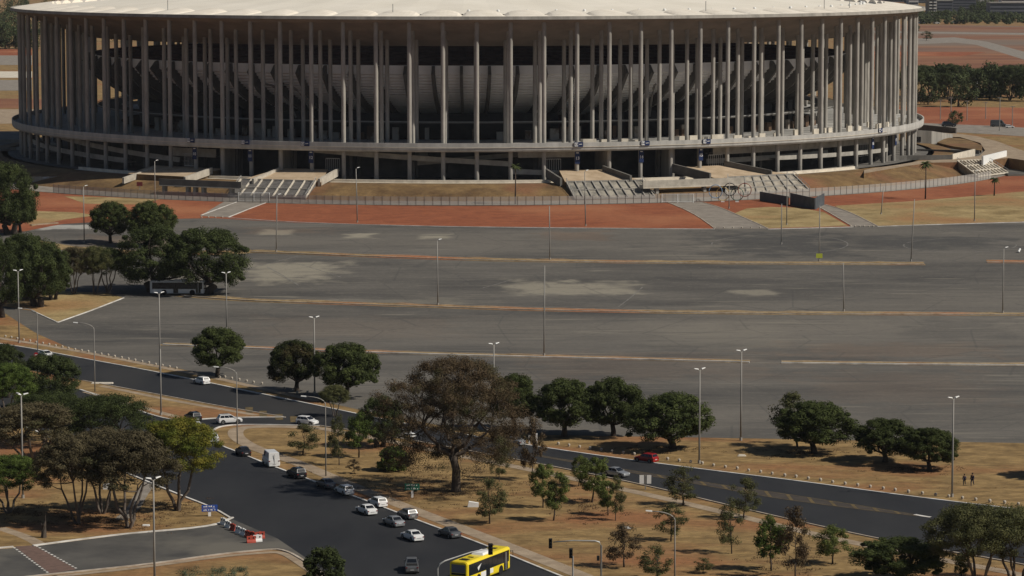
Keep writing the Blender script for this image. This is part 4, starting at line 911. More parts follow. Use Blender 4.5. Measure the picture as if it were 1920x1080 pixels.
tree('ficus', (20, 440), -45, 62, 308, 'tall dark rounded tree at the left edge near the tank enclosure', 'dense_tree'); tree('mango', (38, 436), 0, 71, 362, 'lower dark crown leaning right of the tall left edge tree', 'dense_tree')
tree('mango', (207, 456), 163, 246, 379, 'dark round tree right of the thin post with the oval shadow', 'round_tree'); tree('mango', (280, 462), 238, 328, 379, 'dark domed tree right behind the oval shadow tree', 'round_tree')
tree('ficus', (292, 547), 212, 350, 424, 'huge dark spreading tree over the left half of the parked bus', 'dense_tree'); tree('ficus', (385, 549), 328, 482, 430, 'huge dark tree spreading right over the front of the parked bus', 'dense_tree')
tree('brown', (138, 552), 112, 168, 462, 'slender grey-brown tree with fanned stems beside the left wood', 'slender_tree'); tree('acacia', (178, 551), 150, 215, 462, 'multi stemmed olive tree between slender tree and huge dark tree', 'slender_tree'); tree('umb', (202, 549), 175, 240, 465, 'thin curved stem tree at the left foot of the huge dark tree', 'slender_tree')
tree('ficus', (70, 575), 15, 130, 450, 'dark green tree on the grass island at the left, trunk in front', 'dense_tree'); tree('ficus', (3, 594), -60, 45, 448, 'dark green tree at the left edge near the bollard row', 'dense_tree'); tree('ficus', (52, 560), -10, 95, 438, 'dark green tree behind, filling the middle of the left wood', 'dense_tree')
tree('ficus', (100, 562), 70, 132, 470, 'smaller green tree closing the right side of the left wood', 'dense_tree')
LG = 'trees of the lower left park'
tree('ficus', (10, 745), -40, 48, 645, 'dark green tree at left edge level with the round red sign', 'dense_tree', grp=LG)
tree('umbb', (12, 790), -40, 62, 680, 'bright green fine leaved tree at the left edge', 'umbrella_tree', grp=LG)
tree('ficus', (92, 772), 34, 160, 663, 'large green tree at the road edge hiding the white car', 'dense_tree', grp=LG)
tree('dens', (92, 832), -5, 175, 735, 'flat topped dark green tree just below the large green roadside tree', 'umbrella_tree', grp=LG)
tree('dens', (200, 862), 90, 300, 738, 'wide flat topped dark green tree reaching over the road', 'umbrella_tree', grp=LG)
tree('brown', (62, 880), -40, 130, 756, 'brownish tree behind the triple headed lamp post', 'umbrella_tree', grp=LG)
tree('yellow', (333, 957), 258, 420, 780, 'yellow green tree with twin dark trunks beside the road', 'umbrella_tree', grp=LG)
tree('brown', (241, 990), 165, 325, 806, 'brown crowned tree with several stems, nearest the side street', 'umbrella_tree', grp=LG)
tree('brown', (146, 982), 68, 195, 812, 'bare looking brown tree with a Y shaped trunk', 'umbrella_tree', grp=LG)
tree('brown', (192, 963), 130, 255, 800, 'brown tree standing behind, between the two brown front trees', 'umbrella_tree', grp=LG)
tree('umbb', (16, 962), -45, 72, 852, 'green flat topped tree at the left edge with forked stems', 'umbrella_tree', grp=LG)
tree('big', (855, 922), 696, 1006, 656, 'very large reddish brown spreading tree with thick pale trunk, centre of the park', 'spreading_tree', rot=.6)
tree('ficus', (712, 838), 676, 762, 742, 'dark leafy tree hidden behind the left side of the big brown tree', 'dense_tree')
YG = 'young trees of the park between the roads'
for key, b, x0, x1, yt, lab in (('sparse', (568, 852), 540, 602, 795, 'small bushy olive tree below the white hatchback on the link road'), ('sparse', (636, 872), 616, 652, 778, 'slim young tree just right of the curved lamp'),
        ('brightyoung', (673, 858), 648, 702, 774, 'bright green young tree left of the big brown tree'), ('rusty', (664, 888), 650, 676, 860, 'tiny reddish sapling by the path'), ('acacia', (628, 782), 600, 655, 722, 'olive brown loose tree at the island edge behind the bright young tree'),
        ('sparse', (918, 982), 886, 946, 893, 'dark sparse young tree right of the white box'), ('sparse', (936, 903), 920, 952, 838, 'very thin young tree right of the big trunk'), ('rusty', (998, 900), 975, 1022, 780, 'reddish twiggy tree in front of the pale car'),
        ('young', (1018, 952), 998, 1044, 864, 'slim green young tree, left one of the close pair'), ('young', (1038, 976), 1026, 1078, 885, 'slim green young tree, right one of the close pair'), ('young', (1085, 912), 1072, 1106, 853, 'small light green tree by the path left of the silver car'),
        ('young', (1110, 942), 1096, 1156, 855, 'bushy green young tree below the silver car'), ('young', (1140, 966), 1118, 1158, 900, 'green young tree in the middle of the park clump'), ('sparse', (1154, 976), 1140, 1172, 892, 'thin stemmed tree at the right of the park clump'),
        ('sparse', (1281, 948), 1250, 1314, 872, 'dark olive young tree on the footpath right of the white board'), ('rusty', (1170, 1063), 1130, 1198, 980, 'rusty brown young tree right of the traffic light'), ('sparse', (1258, 1015), 1233, 1288, 942, 'dark thin young tree by the curved lamp'),
        ('sparse', (1233, 1088), 1198, 1262, 1020, 'bushy olive tree at the bottom edge left of the curved lamp'), ('sparse', (1394, 972), 1372, 1428, 895, 'brownish young tree beside the footpath, right half'), ('sparse', (1372, 1038), 1344, 1390, 940, 'tall thin young tree with pale stem right of the curved lamp'),
        ('brightyoung', (1446, 1070), 1412, 1476, 966, 'fresh green young tree at the lower right'), ('rusty', (1491, 1086), 1458, 1522, 948, 'tall reddish brown twiggy young tree at the lower right'), ('young', (1561, 1057), 1530, 1592, 983, 'green young tree on the red soil at the lower right'),
        ('sparse', (1318, 1074), 1300, 1337, 1044, 'little olive bush in the dry grass at the bottom'), ('young', (1802, 1090), 1788, 1820, 1035, 'small leafy sapling under the right acacia')):
    tree(key, b, x0, x1, yt, lab, 'young_tree', 'young tree', YG)
tree('bbush', (737, 882), 710, 766, 838, 'bright green round bush left of the big brown tree', 'bush', 'bush'); tree('bush', (608, 1092), 563, 652, 1027, 'round dark bush at the bottom edge beside the wide road', 'bush', 'bush')
tree('mango', (1690, 1092), 1603, 1780, 1006, 'low wide dark green tree at the bottom right corner of the park', 'round_tree')
tree('acacia', (1835, 1105), 1738, 1905, 945, 'wide pale feathery tree with fan of bare stems at bottom right', 'umbrella_tree'); tree('acacia', (1905, 1100), 1830, 1990, 948, 'olive feathery tree cut by the right edge', 'umbrella_tree')
# palms
def palm(px, py, top, lab, crown=2.6, n=22):
    b = G(px, py); h = (py - top) / sc(b); root = empty('palm_tree', tuple(b), 0, lab, 'palm', 'palms near the fence'); ht = h - crown * .35; rnd = random.Random(px)
    MB().tube([(0, 0, 0), (.1, 0, ht * .5), (.0, 0, ht)], [.24, .17, .15], 8).build('trunk', M_bark, root, smooth=True)
    mb = MB()
    for i in range(n):
        a = i * 2.399; el = rnd.uniform(-.5, 1.1); L = crown * rnd.uniform(.8, 1.1); pr = None
        for k in range(7):
            t = k / 6; p = Vector((math.cos(a) * L * t * math.cos(el * .8), math.sin(a) * L * t * math.cos(el * .8), ht + L * (math.sin(el) * t - .75 * t * t * (1 if el > 0 else .6)))); w = .34 * math.sin(math.pi * min(.97, t + .15)); s = Vector((-math.sin(a), math.cos(a), 0)) * w
            cur = (p - s - Vector((0, 0, w * .7)), p, p + s - Vector((0, 0, w * .7)))
            if pr: mb.quad(pr[0], cur[0], cur[1], pr[1]); mb.quad(pr[1], cur[1], cur[2], pr[2])
            pr = cur
    mb.build('frond', L_dark, root)['kind'] = 'stuff'
palm(966, 384, 305, 'slim tall palm at the fence, centre of the picture', 2.2); palm(1735, 373, 300, 'tall palm before the right bank', 2.7, 30); palm(1864, 367, 331, 'short bushy palm on the red soil at far right', 2.2, 30)
# far trees
FG = 'wood beyond the stadium at right'
spots = [(1722, 190, 70, 122), (1740, 196, 46, 140), (1760, 186, 60, 122), (1782, 190, 56, 120), (1797, 200, 64, 142), (1818, 186, 56, 124), (1838, 184, 60, 128), (1856, 188, 60, 120), (1876, 184, 54, 126), (1893, 188, 60, 122), (1912, 184, 60, 124), (1932, 190, 60, 122), (1770, 182, 60, 132), (1850, 182, 56, 132), (1905, 182, 60, 134), (1745, 182, 60, 124), (1710, 184, 50, 126)]
lab_ = ['nearest the last column', 'small one in front', 'just right of the first crowns', 'with rounded top', 'lowest and closest, leaning out of the row', 'behind the white pylon', 'left of the middle gap', 'tall in the middle', 'in the right middle', 'fourth from the right edge', 'second from the right edge', 'cut by the right edge', 'back row left', 'back row middle', 'back row right', 'back row first', 'half hidden by the columns']
for ii, ((x, y, w, yt), l) in enumerate(zip(spots, lab_)): tree('far' if ii % 3 else 'far2', (x, y), x - w / 2, x + w / 2, yt, 'dark green tree of the right hand wood, ' + l, 'distant_tree', 'tree', FG, z=7)
tree('far', (1793, 234), 1768, 1800, 213, 'small dark round shrub on the red earth right of the stadium', 'shrub', 'shrub', z=7)
tree('far', (1717, 60), 1708, 1725, 46, 'tiny dark tree against the last column top', 'distant_tree', 'tree', z=7); tree('sparse', (1737, 76), 1728, 1748, 58, 'bare little tree on the far earthworks', 'distant_tree', 'tree', z=7)
for i, (x, y, w, yt, l) in enumerate(((10, 92, 50, 44, 'at the left edge'), (30, 91, 36, 50, 'second from the left edge'), (46, 92, 40, 52, 'against the first columns'), (-8, 92, 50, 50, 'cut by the left edge'), (70, 92, 40, 54, 'seen between the first columns'))):
    tree('far', (x, y), x - w / 2, x + w / 2, yt, 'green tree in the far row left of the stadium, ' + l, 'distant_tree', 'tree', 'far row of trees left of the stadium', z=7)
# far-off woods as masses
def wood(name, x0, x1, y0, y1, n, seed, hmin, hmax, m=L_far, sz=1.6):
    rnd = random.Random(seed); cs = []; sg = []
    for _ in range(n):
        p = Z(rnd.uniform(x0, x1), rnd.uniform(y0, y1), 7); h = rnd.uniform(hmin, hmax)
        for k in range(4): cs.append((p.x + rnd.uniform(-4, 4), p.y + rnd.uniform(-4, 4), 7 + h * (.25 + .2 * k))); sg.append(h * .42 * rnd.uniform(.7, 1.1))
    me = leaf_cloud(name, cs, sg, 55, sz, m, seed); o = bpy.data.objects.new(name, me); COL.objects.link(o); o['kind'] = 'stuff'; o['label'] = 'far dark wood behind the ' + ('right side' if x0 > 1000 else 'left side') + ' of the stadium'; return o
wood('distant_wood', 1690, 1990, 28, 46, 170, 5, 4, 8); wood('distant_wood', -60, 330, 6, 80, 190, 6, 9, 18); wood('distant_wood', 1790, 1862, 14, 28, 40, 8, 8, 12)

# ------------------------------------------------------------------ far buildings
M_off = mat('office_cladding', (.09, .10, .12), (.14, .15, .175), rough=.6, scale=.05); M_offw = mat('pale_facade', (.40, .40, .40), (.55, .55, .54), rough=.8, scale=.05); M_band = mat('window_band', (.03, .035, .045), rough=.3); M_tan = mat('tan_facade', (.30, .23, .17), rough=.8)
def office(px0, px1, ybase, ytop, m, m2, lab, floors, dep=25, balc=False):
    a, b = Z(px0, ybase, 7), Z(px1, ybase, 7); L = b.x - a.x; h = (ybase - ytop) / sc(a); root = empty('office_building', tuple(a), 0, lab, 'building', 'far buildings')
    MB().box(0, L, 0, dep, 0, h).build('wall', m, root); MB().box(-.4, L + .4, -.4, dep + .4, h + .01, h + .8).build('roof', M_conc, root)
    fh = h / floors
    for i in range(floors): MB().box(.5, L - .5, -.12, -.01, i * fh + fh * .3, i * fh + fh * .78).build('window_band', m2, root)
    if balc:
        for i in range(floors):
            for u in (.05, .6): MB().box(L * u, L * (u + .35), -2, -.13, i * fh, i * fh + fh * .28).build('balcony', M_white, root)
    return root
office(1741, 1756, 33, -12, M_conc, M_band, 'apartment tower with rows of white balconies at the top right', 8, balc=True)
office(1757, 1786, 30, 2, M_off, M_band, 'long dark office block right of the balcony tower', 5); office(1786, 1830, 24, -6, M_off, M_band, 'grey office block behind the far trees', 6)
office(1856, 1925, 34, 6, M_off, M_band, 'wide dark blue office block at the right edge', 4); office(1858, 1872, 10, -14, M_tan, M_band, 'slim tan building on the skyline', 6); office(1878, 1940, 9, -14, M_offw, M_band, 'pale building on the skyline at the right corner', 4)
office(1704, 1722, 10, -12, M_offw, M_band, 'white block just above the roof tip', 3); office(1700, 1736, 6, -14, M_off, M_band, 'dark tower block above the roof tip', 6); office(1838, 1856, 18, -4, M_offw, M_band, 'small pale block among the far trees', 4)
office(1560, 1700, 4, -14, M_off, M_band, 'dark building strip showing over the right part of the roof', 3)
o = MB(); p = Z(1737, 30, 7); o.tube([(0, 0, 0), (0, 0, 30)], .9, 8); tag(o.build('white_mast', M_white, loc=tuple(p)), 'white mast touching the right tip of the roof', 'mast')
p = Z(1831, 186, 7); o = MB(); o.tube([(0, 0, 0), (0, 0, 10)], .45, 8); tag(o.build('white_pylon', M_white, loc=tuple(p)), 'white pylon in front of the right hand wood', 'pylon')
# ------------------------------------------------------------------ vehicles
def paint(name, c, metal=.25): 
    m = mat(name, c, tuple(min(1, x * 1.12) for x in c), rough=.32, scale=3., metal=metal, spec=.5); m.node_tree.nodes['Principled BSDF'].inputs['Coat Weight'].default_value = .4; return m
P_white = paint('white_car_paint', (.66, .66, .65), 0); P_silver = paint('silver_car_paint', (.33, .34, .35), .5); P_grey = paint('grey_car_paint', (.10, .105, .11), .4); P_black = paint('black_car_paint', (.012, .013, .015), .1); P_red = paint('red_car_paint', (.30, .012, .012), .1)
P_yel = paint('yellow_bus_paint', (.80, .62, .02), 0); P_dsil = paint('dark_silver_paint', (.19, .19, .19), .5)
M_tail = mat('tail_lamp_glass', (.16, .012, .012), rough=.3); M_head = mat('head_lamp_glass', (.6, .62, .64), rough=.15, spec=.8); M_plate = mat('number_plate_grey', (.45, .45, .45), rough=.6)
M_hub = mat('alloy_rim', (.35, .35, .35), rough=.4, metal=.6)
SHAPES = {     # length, width, height, stations for the lower body (y fraction from rear 0 to front 1: top height), glasshouse (rear base, rear top, front top, front base) fractions, belt height
    'sedan': (4.45, 1.76, 1.45, [(0, .62), (.02, .92), (.06, 1.0), (.20, 1.02), (.5, .96), (.70, .94), (.74, .92), (.93, .78), (.985, .66), (1, .48)], (.15, .30, .56, .74), .95),
    'hatch': (4.0, 1.72, 1.50, [(0, .60), (.015, .92), (.04, .99), (.20, .99), (.5, .96), (.70, .95), (.76, .93), (.94, .78), (.985, .66), (1, .48)], (.025, .10, .55, .76), .96),
    'suv': (4.4, 1.82, 1.68, [(0, .70), (.015, 1.02), (.04, 1.10), (.2, 1.10), (.5, 1.07), (.72, 1.06), (.77, 1.04), (.95, .93), (.99, .78), (1, .55)], (.03, .10, .55, .76), 1.07),
    'pickup': (5.2, 1.85, 1.80, [(0, .80), (.01, 1.12), (.04, 1.14), (.34, 1.14), (.36, 1.14), (.76, 1.12), (.79, 1.10), (.95, 1.0), (.99, .85), (1, .6)], (.37, .41, .62, .78), 1.13),
    'van': (5.6, 2.0, 2.45, [(0, .8), (.01, 1.3), (.03, 1.35), (.3, 1.35), (.6, 1.35), (.84, 1.30), (.86, 1.22), (.95, 1.0), (.99, .85), (1, .6)], (.012, .03, .70, .86), 1.33)}
def car(kind, base, head, pnt, lab, name='car', cat='car', grp='cars on the roads', rear=False, scale=.95):
    L, Wd, H, sta, gh, belt = SHAPES[kind]; b = G(*base) if not isinstance(base, Vector) else base
    a = math.atan2(head[1], head[0]) - math.pi / 2; root = empty(name, (b.x, b.y, b.z + .022), a, lab, cat, grp); root.scale = (scale,) * 3
    y = lambda f: (f - .5) * L
    mb = MB(); rows = []; w0 = Wd / 2
    for f, zt_ in sta:
        tp_ = .86 if f in (0, 1) else (.95 if f < .03 or f > .97 else 1); w = w0 * tp_; zb = .30 if f in (0, 1) else .22
        rows.append([(-w * .86, y(f), zb), (-w * .97, y(f), zb + .12), (-w, y(f), min(zt_ - .05, .62)), (-w * .96, y(f), zt_ - .06), (-w * .88, y(f), zt_), (-w * .45, y(f), zt_ + .025), (w * .45, y(f), zt_ + .025), (w * .88, y(f), zt_), (w * .96, y(f), zt_ - .06), (w, y(f), min(zt_ - .05, .62)), (w * .97, y(f), zb + .12), (w * .86, y(f), zb)])
    n = 12
    for u, v in zip(rows, rows[1:]):
        for k in range(n): mb.quad(u[k], v[k], v[(k + 1) % n], u[(k + 1) % n])
    mb.add(rows[0], [tuple(range(n))]); mb.add(rows[-1], [tuple(range(n))])
    if kind == 'pickup': pass
    # glasshouse
    g0, g1, g2, g3 = gh; wb, wt_ = w0 * .90, w0 * (.74 if kind != 'van' else .84); zb = belt - .02; zr = H
    base4 = [(-wb, y(g0), zb), (wb, y(g0), zb), (wb, y(g3), zb), (-wb, y(g3), zb)]; top4 = [(-wt_, y(g1), zr - .05), (wt_, y(g1), zr - .05), (wt_, y(g2), zr - .05), (-wt_, y(g2), zr - .05)]
    mb.hexa(base4, top4); yi = .12
    mb.hexa(top4, [(-wt_ * .86, y(g1) + yi, zr), (wt_ * .86, y(g1) + yi, zr), (wt_ * .86, y(g2) - yi, zr), (-wt_ * .86, y(g2) - yi, zr)])
    body = mb.build('body', pnt, root, smooth=False)
    def pane(nm, A, B, Cc, D, u0, u1, v0, v1, off):            # A,B bottom; C,D top
        A, B, Cc, D = map(Vector, (A, B, Cc, D)); pt = lambda u, v: A.lerp(B, u).lerp(D.lerp(Cc, u), v); nrm = (B - A).cross(D - A).normalized() * off
        q = [pt(u0, v0), pt(u1, v0), pt(u1, v1), pt(u0, v1)]; MB().hexa([p + nrm * .1 for p in q], [p + nrm for p in q]).build(nm, M_glass, root)
    bb, tt = base4, top4
    pane('windscreen', bb[2], bb[3], tt[3], tt[2], .05, .95, .08, .93, .02)
    if kind != 'van': pane('rear_window', bb[0], bb[1], tt[1], tt[0], .08, .92, .18 if kind != 'sedan' else .12, .92, .02)
    for s, (A, B, Cc, D) in ((1, (bb[1], bb[2], tt[2], tt[1])), (-1, (bb[3], bb[0], tt[0], tt[3]))):
        cuts = ((.05, .32), (.35, .62), (.65, .93)) if kind in ('hatch', 'suv') else (((.08, .47), (.52, .92)) if kind != 'van' else ((.70, .93),))
        for u0, u1 in cuts:
            if s < 0: u0, u1 = 1 - u1, 1 - u0
            pane('side_window', A, B, Cc, D, u0, u1, .12, .88, .02)
    rw = .32 if kind not in ('suv', 'pickup', 'van') else .37
    for sx in (-1, 1):
        for f in (.19, .82):
            wh = empty('wheel', (sx * (w0 - .11), y(f), rw)); wh.parent = root
            MB().lathe([(.2, -.115), (rw, -.10), (rw, .10), (.2, .115)], 16, axis='x').build('tyre', M_black, wh, smooth=False)
            MB().lathe([(.01, sx * .11), (.20, sx * .118), (.22, sx * .09)], 12, axis='x').build('rim', M_hub, wh)
            MB().lathe([(.01, sx * (w0 + .004)), (rw + .06, sx * (w0 + .004)), (rw + .06, sx * (w0 - .05))], 16, (0, y(f), rw + .02), axis='x').build('wheel_arch', M_black, root)
        zt_ = sta[1][1] - .14; MB().box(sx * w0 * .68 if sx > 0 else -w0 * .93, w0 * .93 if sx > 0 else -w0 * .68, y(0) - .035, y(.02), zt_ - .14, zt_).build('tail_lamp', M_tail, root)
        MB().box(sx * w0 * .50 if sx > 0 else -w0 * .88, w0 * .88 if sx > 0 else -w0 * .50, y(.98), y(1) + .02, .56, .70).build('headlight', M_head, root)
        MB().box(sx * (w0 + .0) - .1, sx * (w0 + .0) + .1, y(g3) - .28, y(g3) - .14, zb, zb + .14).build('mirror', pnt, root)
    MB().box(-.26, .26, y(0) - .03, y(0) + .02, .52, .64).build('number_plate', M_plate, root)
    MB().box(-w0 * .84, w0 * .84, y(0) - .022, y(0) + .05, .26, .42).build('bumper', pnt if kind in ('sedan', 'hatch', 'van') else M_black, root)
    if kind in ('pickup',):
        MB().box(-w0 * .82, w0 * .82, y(.03), y(.34), 1.13, 1.175).build('cargo_bed', M_black, root)
    if kind == 'suv':
        for sx in (-1, 1): MB().box(sx * wt_ * .8 - .03, sx * wt_ * .8 + .03, y(g1) + .2, y(g2) - .2, zr + .01, zr + .07).build('roof_rail', M_black, root)
    if kind == 'van':
        MB().box(-.015, .015, y(0) - .03, y(0) + .05, .5, 2.2).build('door_seam', M_black, root)
        for sx in (-1, 1):
            MB().box(sx * .5 - .3, sx * .5 + .3, y(gh[0]) - .02, y(gh[0]) + .06, 1.55, 2.05).build('rear_window', M_glass, root) if False else None
    return root
def hd(p, q): a, b = G(*p), G(*q); d = b - a; return (d.x, d.y)
AW = hd((910, 1023), (500, 871)); UPL = hd((600, 775), (300, 710)); UPR = (-UPL[0], -UPL[1]); RL = hd((1500, 915), (1020, 850)); RR = (-RL[0], -RL[1])
Q1 = 'cars queuing up the wide road'
car('sedan', (843, 1006), AW, P_grey, 'dark grey sedan with pale rear, last by the kerb before the yellow bus', grp=Q1)
car('sedan', (773, 1012), AW, P_white, 'white sedan alone in the middle lane, just above the pickup', grp=Q1)
car('sedan', (738, 985), AW, P_silver, 'silver sedan in the middle lane beside the grey hatchback', grp=Q1)
car('hatch', (764, 971), AW, P_dsil, 'grey hatchback against the kerb beside the silver sedan', grp=Q1)
car('sedan', (687, 963), AW, P_white, 'white sedan in the middle lane beside the white estate car', grp=Q1)
car('hatch', (708, 949), AW, P_white, 'white estate car by the kerb below the green road sign', grp=Q1)
car('hatch', (646, 926), AW, P_white, 'small white hatchback with large dark rear window near the kerb', grp=Q1)
car('sedan', (611, 914), AW, P_grey, 'dark grey car in tree shade directly ahead of the small white hatchback', grp=Q1)
car('suv', (556, 895), AW, P_black, 'black car immediately behind the white van', grp=Q1)
car('van', (508, 872), hd((510, 874), (475, 846)), P_white, 'white panel van in the queue along the kerb', 'van', 'van', Q1)
car('sedan', (456, 853), hd((456, 853), (420, 832)), P_black, 'glossy black car just in front of the white van', grp=Q1)
car('sedan', (399, 827), hd((400, 829), (383, 806)), P_white, 'white sedan at the rounded tip of the park island', grp=Q1)
car('hatch', (368, 806), hd((372, 806), (360, 785)), P_white, 'white car half hidden by the yellow green tree', grp=Q1)
car('suv', (362, 789), hd((380, 792), (340, 778)), P_black, 'black off-road car at the junction above the yellow green tree', grp=Q1)
car('suv', (430, 794), hd((405, 797), (460, 794)), P_white, 'white off-road car crossing on the link road', grp='cars on the link road')
car('hatch', (576, 796), hd((540, 796), (590, 801)), P_white, 'white hatchback at the end of the link road heading right', grp='cars on the link road')
car('hatch', (378, 720), UPL, P_white, 'white hatchback on the upper road below the single round tree')
car('sedan', (86, 670), UPR, P_white, 'white car behind the roadside tree next to the round red sign')
car('hatch', (1212, 866), RL, P_red, 'bright red hatchback beside the bollard row')
car('sedan', (1155, 893), RR, P_silver, 'silver sedan half hidden by the bushy young tree')
car('sedan', (757, 820), RR, P_white, 'pale car behind the foliage left of the big brown tree'); car('sedan', (962, 834), RL, P_silver, 'pale car on the upper road right of the big brown tree'); 
car('pickup', (772, 1070), hd((772, 1075), (768, 1035)), P_dsil, 'grey pickup truck at the bottom edge of the wide road', 'pickup_truck', 'pickup')
p = Z(1872, 238, 7); car('van', (p), (1, -.2), P_grey, 'dark lorry parked beyond the stadium at right', 'lorry', 'lorry', 'far vehicles', scale=1.15); car('suv', Z(1779, 238, 7), (1, 0), P_black, 'black car parked by the far wall right of the stadium', 'car', 'car', 'far vehicles', scale=1.3)
car('hatch', Z(1893, 240, 7), (1, 0), P_white, 'tiny white car right of the dark lorry', 'car', 'car', 'far vehicles', scale=.9)
for i, (x, c, l) in enumerate(((1722, P_white, 'first'), (1729, P_silver, 'second'), (1756, P_white, 'third'), (1790, P_silver, 'fourth'))): car('suv', Z(x, 45 - (i > 2), 7), (1, 0), c, l + ' tiny far vehicle along the wood edge at top right, counted from the roof tip', 'car', 'car', 'far vehicles', scale=1.3)

def bus(base, head, pnt, lab, name, L=12.2, Wd=2.5, H=3.15, yellow=True):
    b = base; a = math.atan2(head[1], head[0]) - math.pi / 2; root = empty(name, (b.x, b.y, b.z + .022), a, lab, 'bus'); w = Wd / 2
    def ringy(pts_, y0, y1, mb):
        n = len(pts_); A = [(x, y0, z) for x, z in pts_]; B = [(x, y1, z) for x, z in pts_]; mb.add(A + B, [tuple(range(n)), tuple(range(n, 2 * n))] + [(i, (i + 1) % n, n + (i + 1) % n, n + i) for i in range(n)])
    pr = [(-w + .06, .32), (w - .06, .32), (w, .45), (w, H - .3), (w - .08, H - .1), (w - .3, H), (-w + .3, H), (-w + .08, H - .1), (-w, H - .3), (-w, .45)]
    mb = MB(); ringy(pr, -L / 2 + .12, L / 2 - .12, mb); pr2 = [(x * .95, .4 + (z - .4) * .97) for x, z in pr]; ringy(pr2, -L / 2, -L / 2 + .119, mb); ringy(pr2, L / 2 - .119, L / 2, mb); mb.build('body', pnt, root)
    for s in (-1, 1):
        x0, x1 = sorted((s * (w - .02), s * (w + .012)))
        MB().box(x0, x1, -L / 2 + .5, L / 2 - .35, 1.32, H - .36).build('side_window_band', M_glass, root)
        if yellow:
            for k, (ya, yb) in enumerate(((-2.2, -.6), (-.2, 1.2))): 
                if s > 0: MB().box(w + .013, w + .02, ya, yb, .55 + .1 * k, 1.25).build('white_panel', M_white, root)
        for i in range(1, 7): MB().box(*sorted((s * (w + .012), s * (w + .02))), -L / 2 + .5 + i * 1.6, -L / 2 + .54 + i * 1.6, 1.32, H - .36).build('window_bar', M_black, root)
        for y_ in (-L / 2 + 3.2, L / 2 - 2.6):
            wh = empty('wheel', (s * (w - .14), y_, .5)); wh.parent = root
            MB().lathe([(.28, -.14), (.5, -.13), (.5, .13), (.28, .14)], 18, axis='x').build('tyre', M_black, wh); MB().lathe([(.01, s * .1), (.28, s * .142)], 14, axis='x').build('rim', M_hub, wh)
            MB().lathe([(.01, s * (w + .004)), (.62, s * (w + .004)), (.62, s * (w - .04))], 18, (0, y_, .54), axis='x').build('wheel_arch', M_black, root)
        MB().box(*sorted((s * w * .62, s * w * .9)), -L / 2 - .03, -L / 2 + .05, .8, 1.15).build('tail_lamp', M_tail, root)
        MB().box(*sorted((s * w * .5, s * w * .85)), L / 2 - .05, L / 2 + .03, .7, .95).build('headlight', M_head, root)
        MB().tube([(s * (w - .05), L / 2 - .1, 2.6), (s * (w + .3), L / 2 + .15, 2.6), (s * (w + .32), L / 2 + .15, 2.0)], .07, 6).build('mirror', M_black, root)
    sd_ = 1
    for y_ in (-.25, L / 2 - 1.25):        # doors on the kerb side
        d = MB().box(w + .014, w + .03, y_ - .55, y_ + .55, .42, H - .45).build('door', M_glass, root); MB().box(w + .031, w + .04, y_ - .03, y_ + .03, .45, H - .5).build('door_seal', M_white if y_ > 0 else M_black, d)
    MB().box(-w + .28, w - .28, -L / 2 - .02, -L / 2 + .05, 1.75, H - .35).build('rear_window', mat('hazy_rear_glass', (.16, .17, .20), rough=.3), root)
    MB().box(-w + .25, w - .25, -L / 2 - .03, -L / 2 + .05, 1.45, 1.7).build('rear_grille', M_black, root)
    MB().box(-w + .15, w - .15, L / 2 - .05, L / 2 + .02, 1.2, H - .5).build('windscreen', M_glass, root)
    MB().box(-.55, .55, -L / 2 + 1.2, -L / 2 + 2.2, H + .002, H + .06).build('roof_hatch', M_black, root)
    MB().box(-.35, .35, -L / 2 + 3.2, -L / 2 + 3.6, H + .002, H + .05).build('roof_vent', M_black if yellow else M_white, root)
    ac = MB().hexa([(-.85, -.9, H + .002), (.85, -.9, H + .002), (.85, 1.9, H + .002), (-.85, 1.9, H + .002)], [(-.7, -.7, H + .26), (.7, -.7, H + .26), (.7, 1.7, H + .26), (-.7, 1.7, H + .26)]).build('air_conditioner', M_white, root)
    MB().box(-.3, .3, 3.6, 4.3, H + .002, H + .06).build('roof_vent', M_black, root)
    if yellow:
        MB().hexa([(w + .014, -3.1, 2.05), (w + .02, -2.5, 2.2), (w + .02, -2.5, 2.1), (w + .014, -3.1, 1.95)], [(w + .03, -3.1, 2.1), (w + .03, -2.5, 2.3), (w + .03, -2.1, 2.45), (w + .03, -2.9, 1.6)]).build('emblem', M_white, root)
    return root
a_, b_ = Z(876, 1056, 3.1), Z(955, 1026, 3.1); dxy = (b_ - a_); dxy.z = 0; L_ = dxy.length; dn = dxy.normalized(); nr = Vector((-dn.y, dn.x, 0))
c_ = (a_ + b_) / 2 + nr * 1.2; c_.z = 0
bus(c_, (dn.x, dn.y), P_yel, 'bright yellow city bus turning at the bottom centre', 'city_bus', L=min(13., L_ + .3))
c_ = G(332, 553); bus(Vector((c_.x, c_.y + 1.3, c_.z)), (1, -.04), P_white, 'white bus parked in the shade under the two huge dark trees', 'parked_bus', yellow=False)

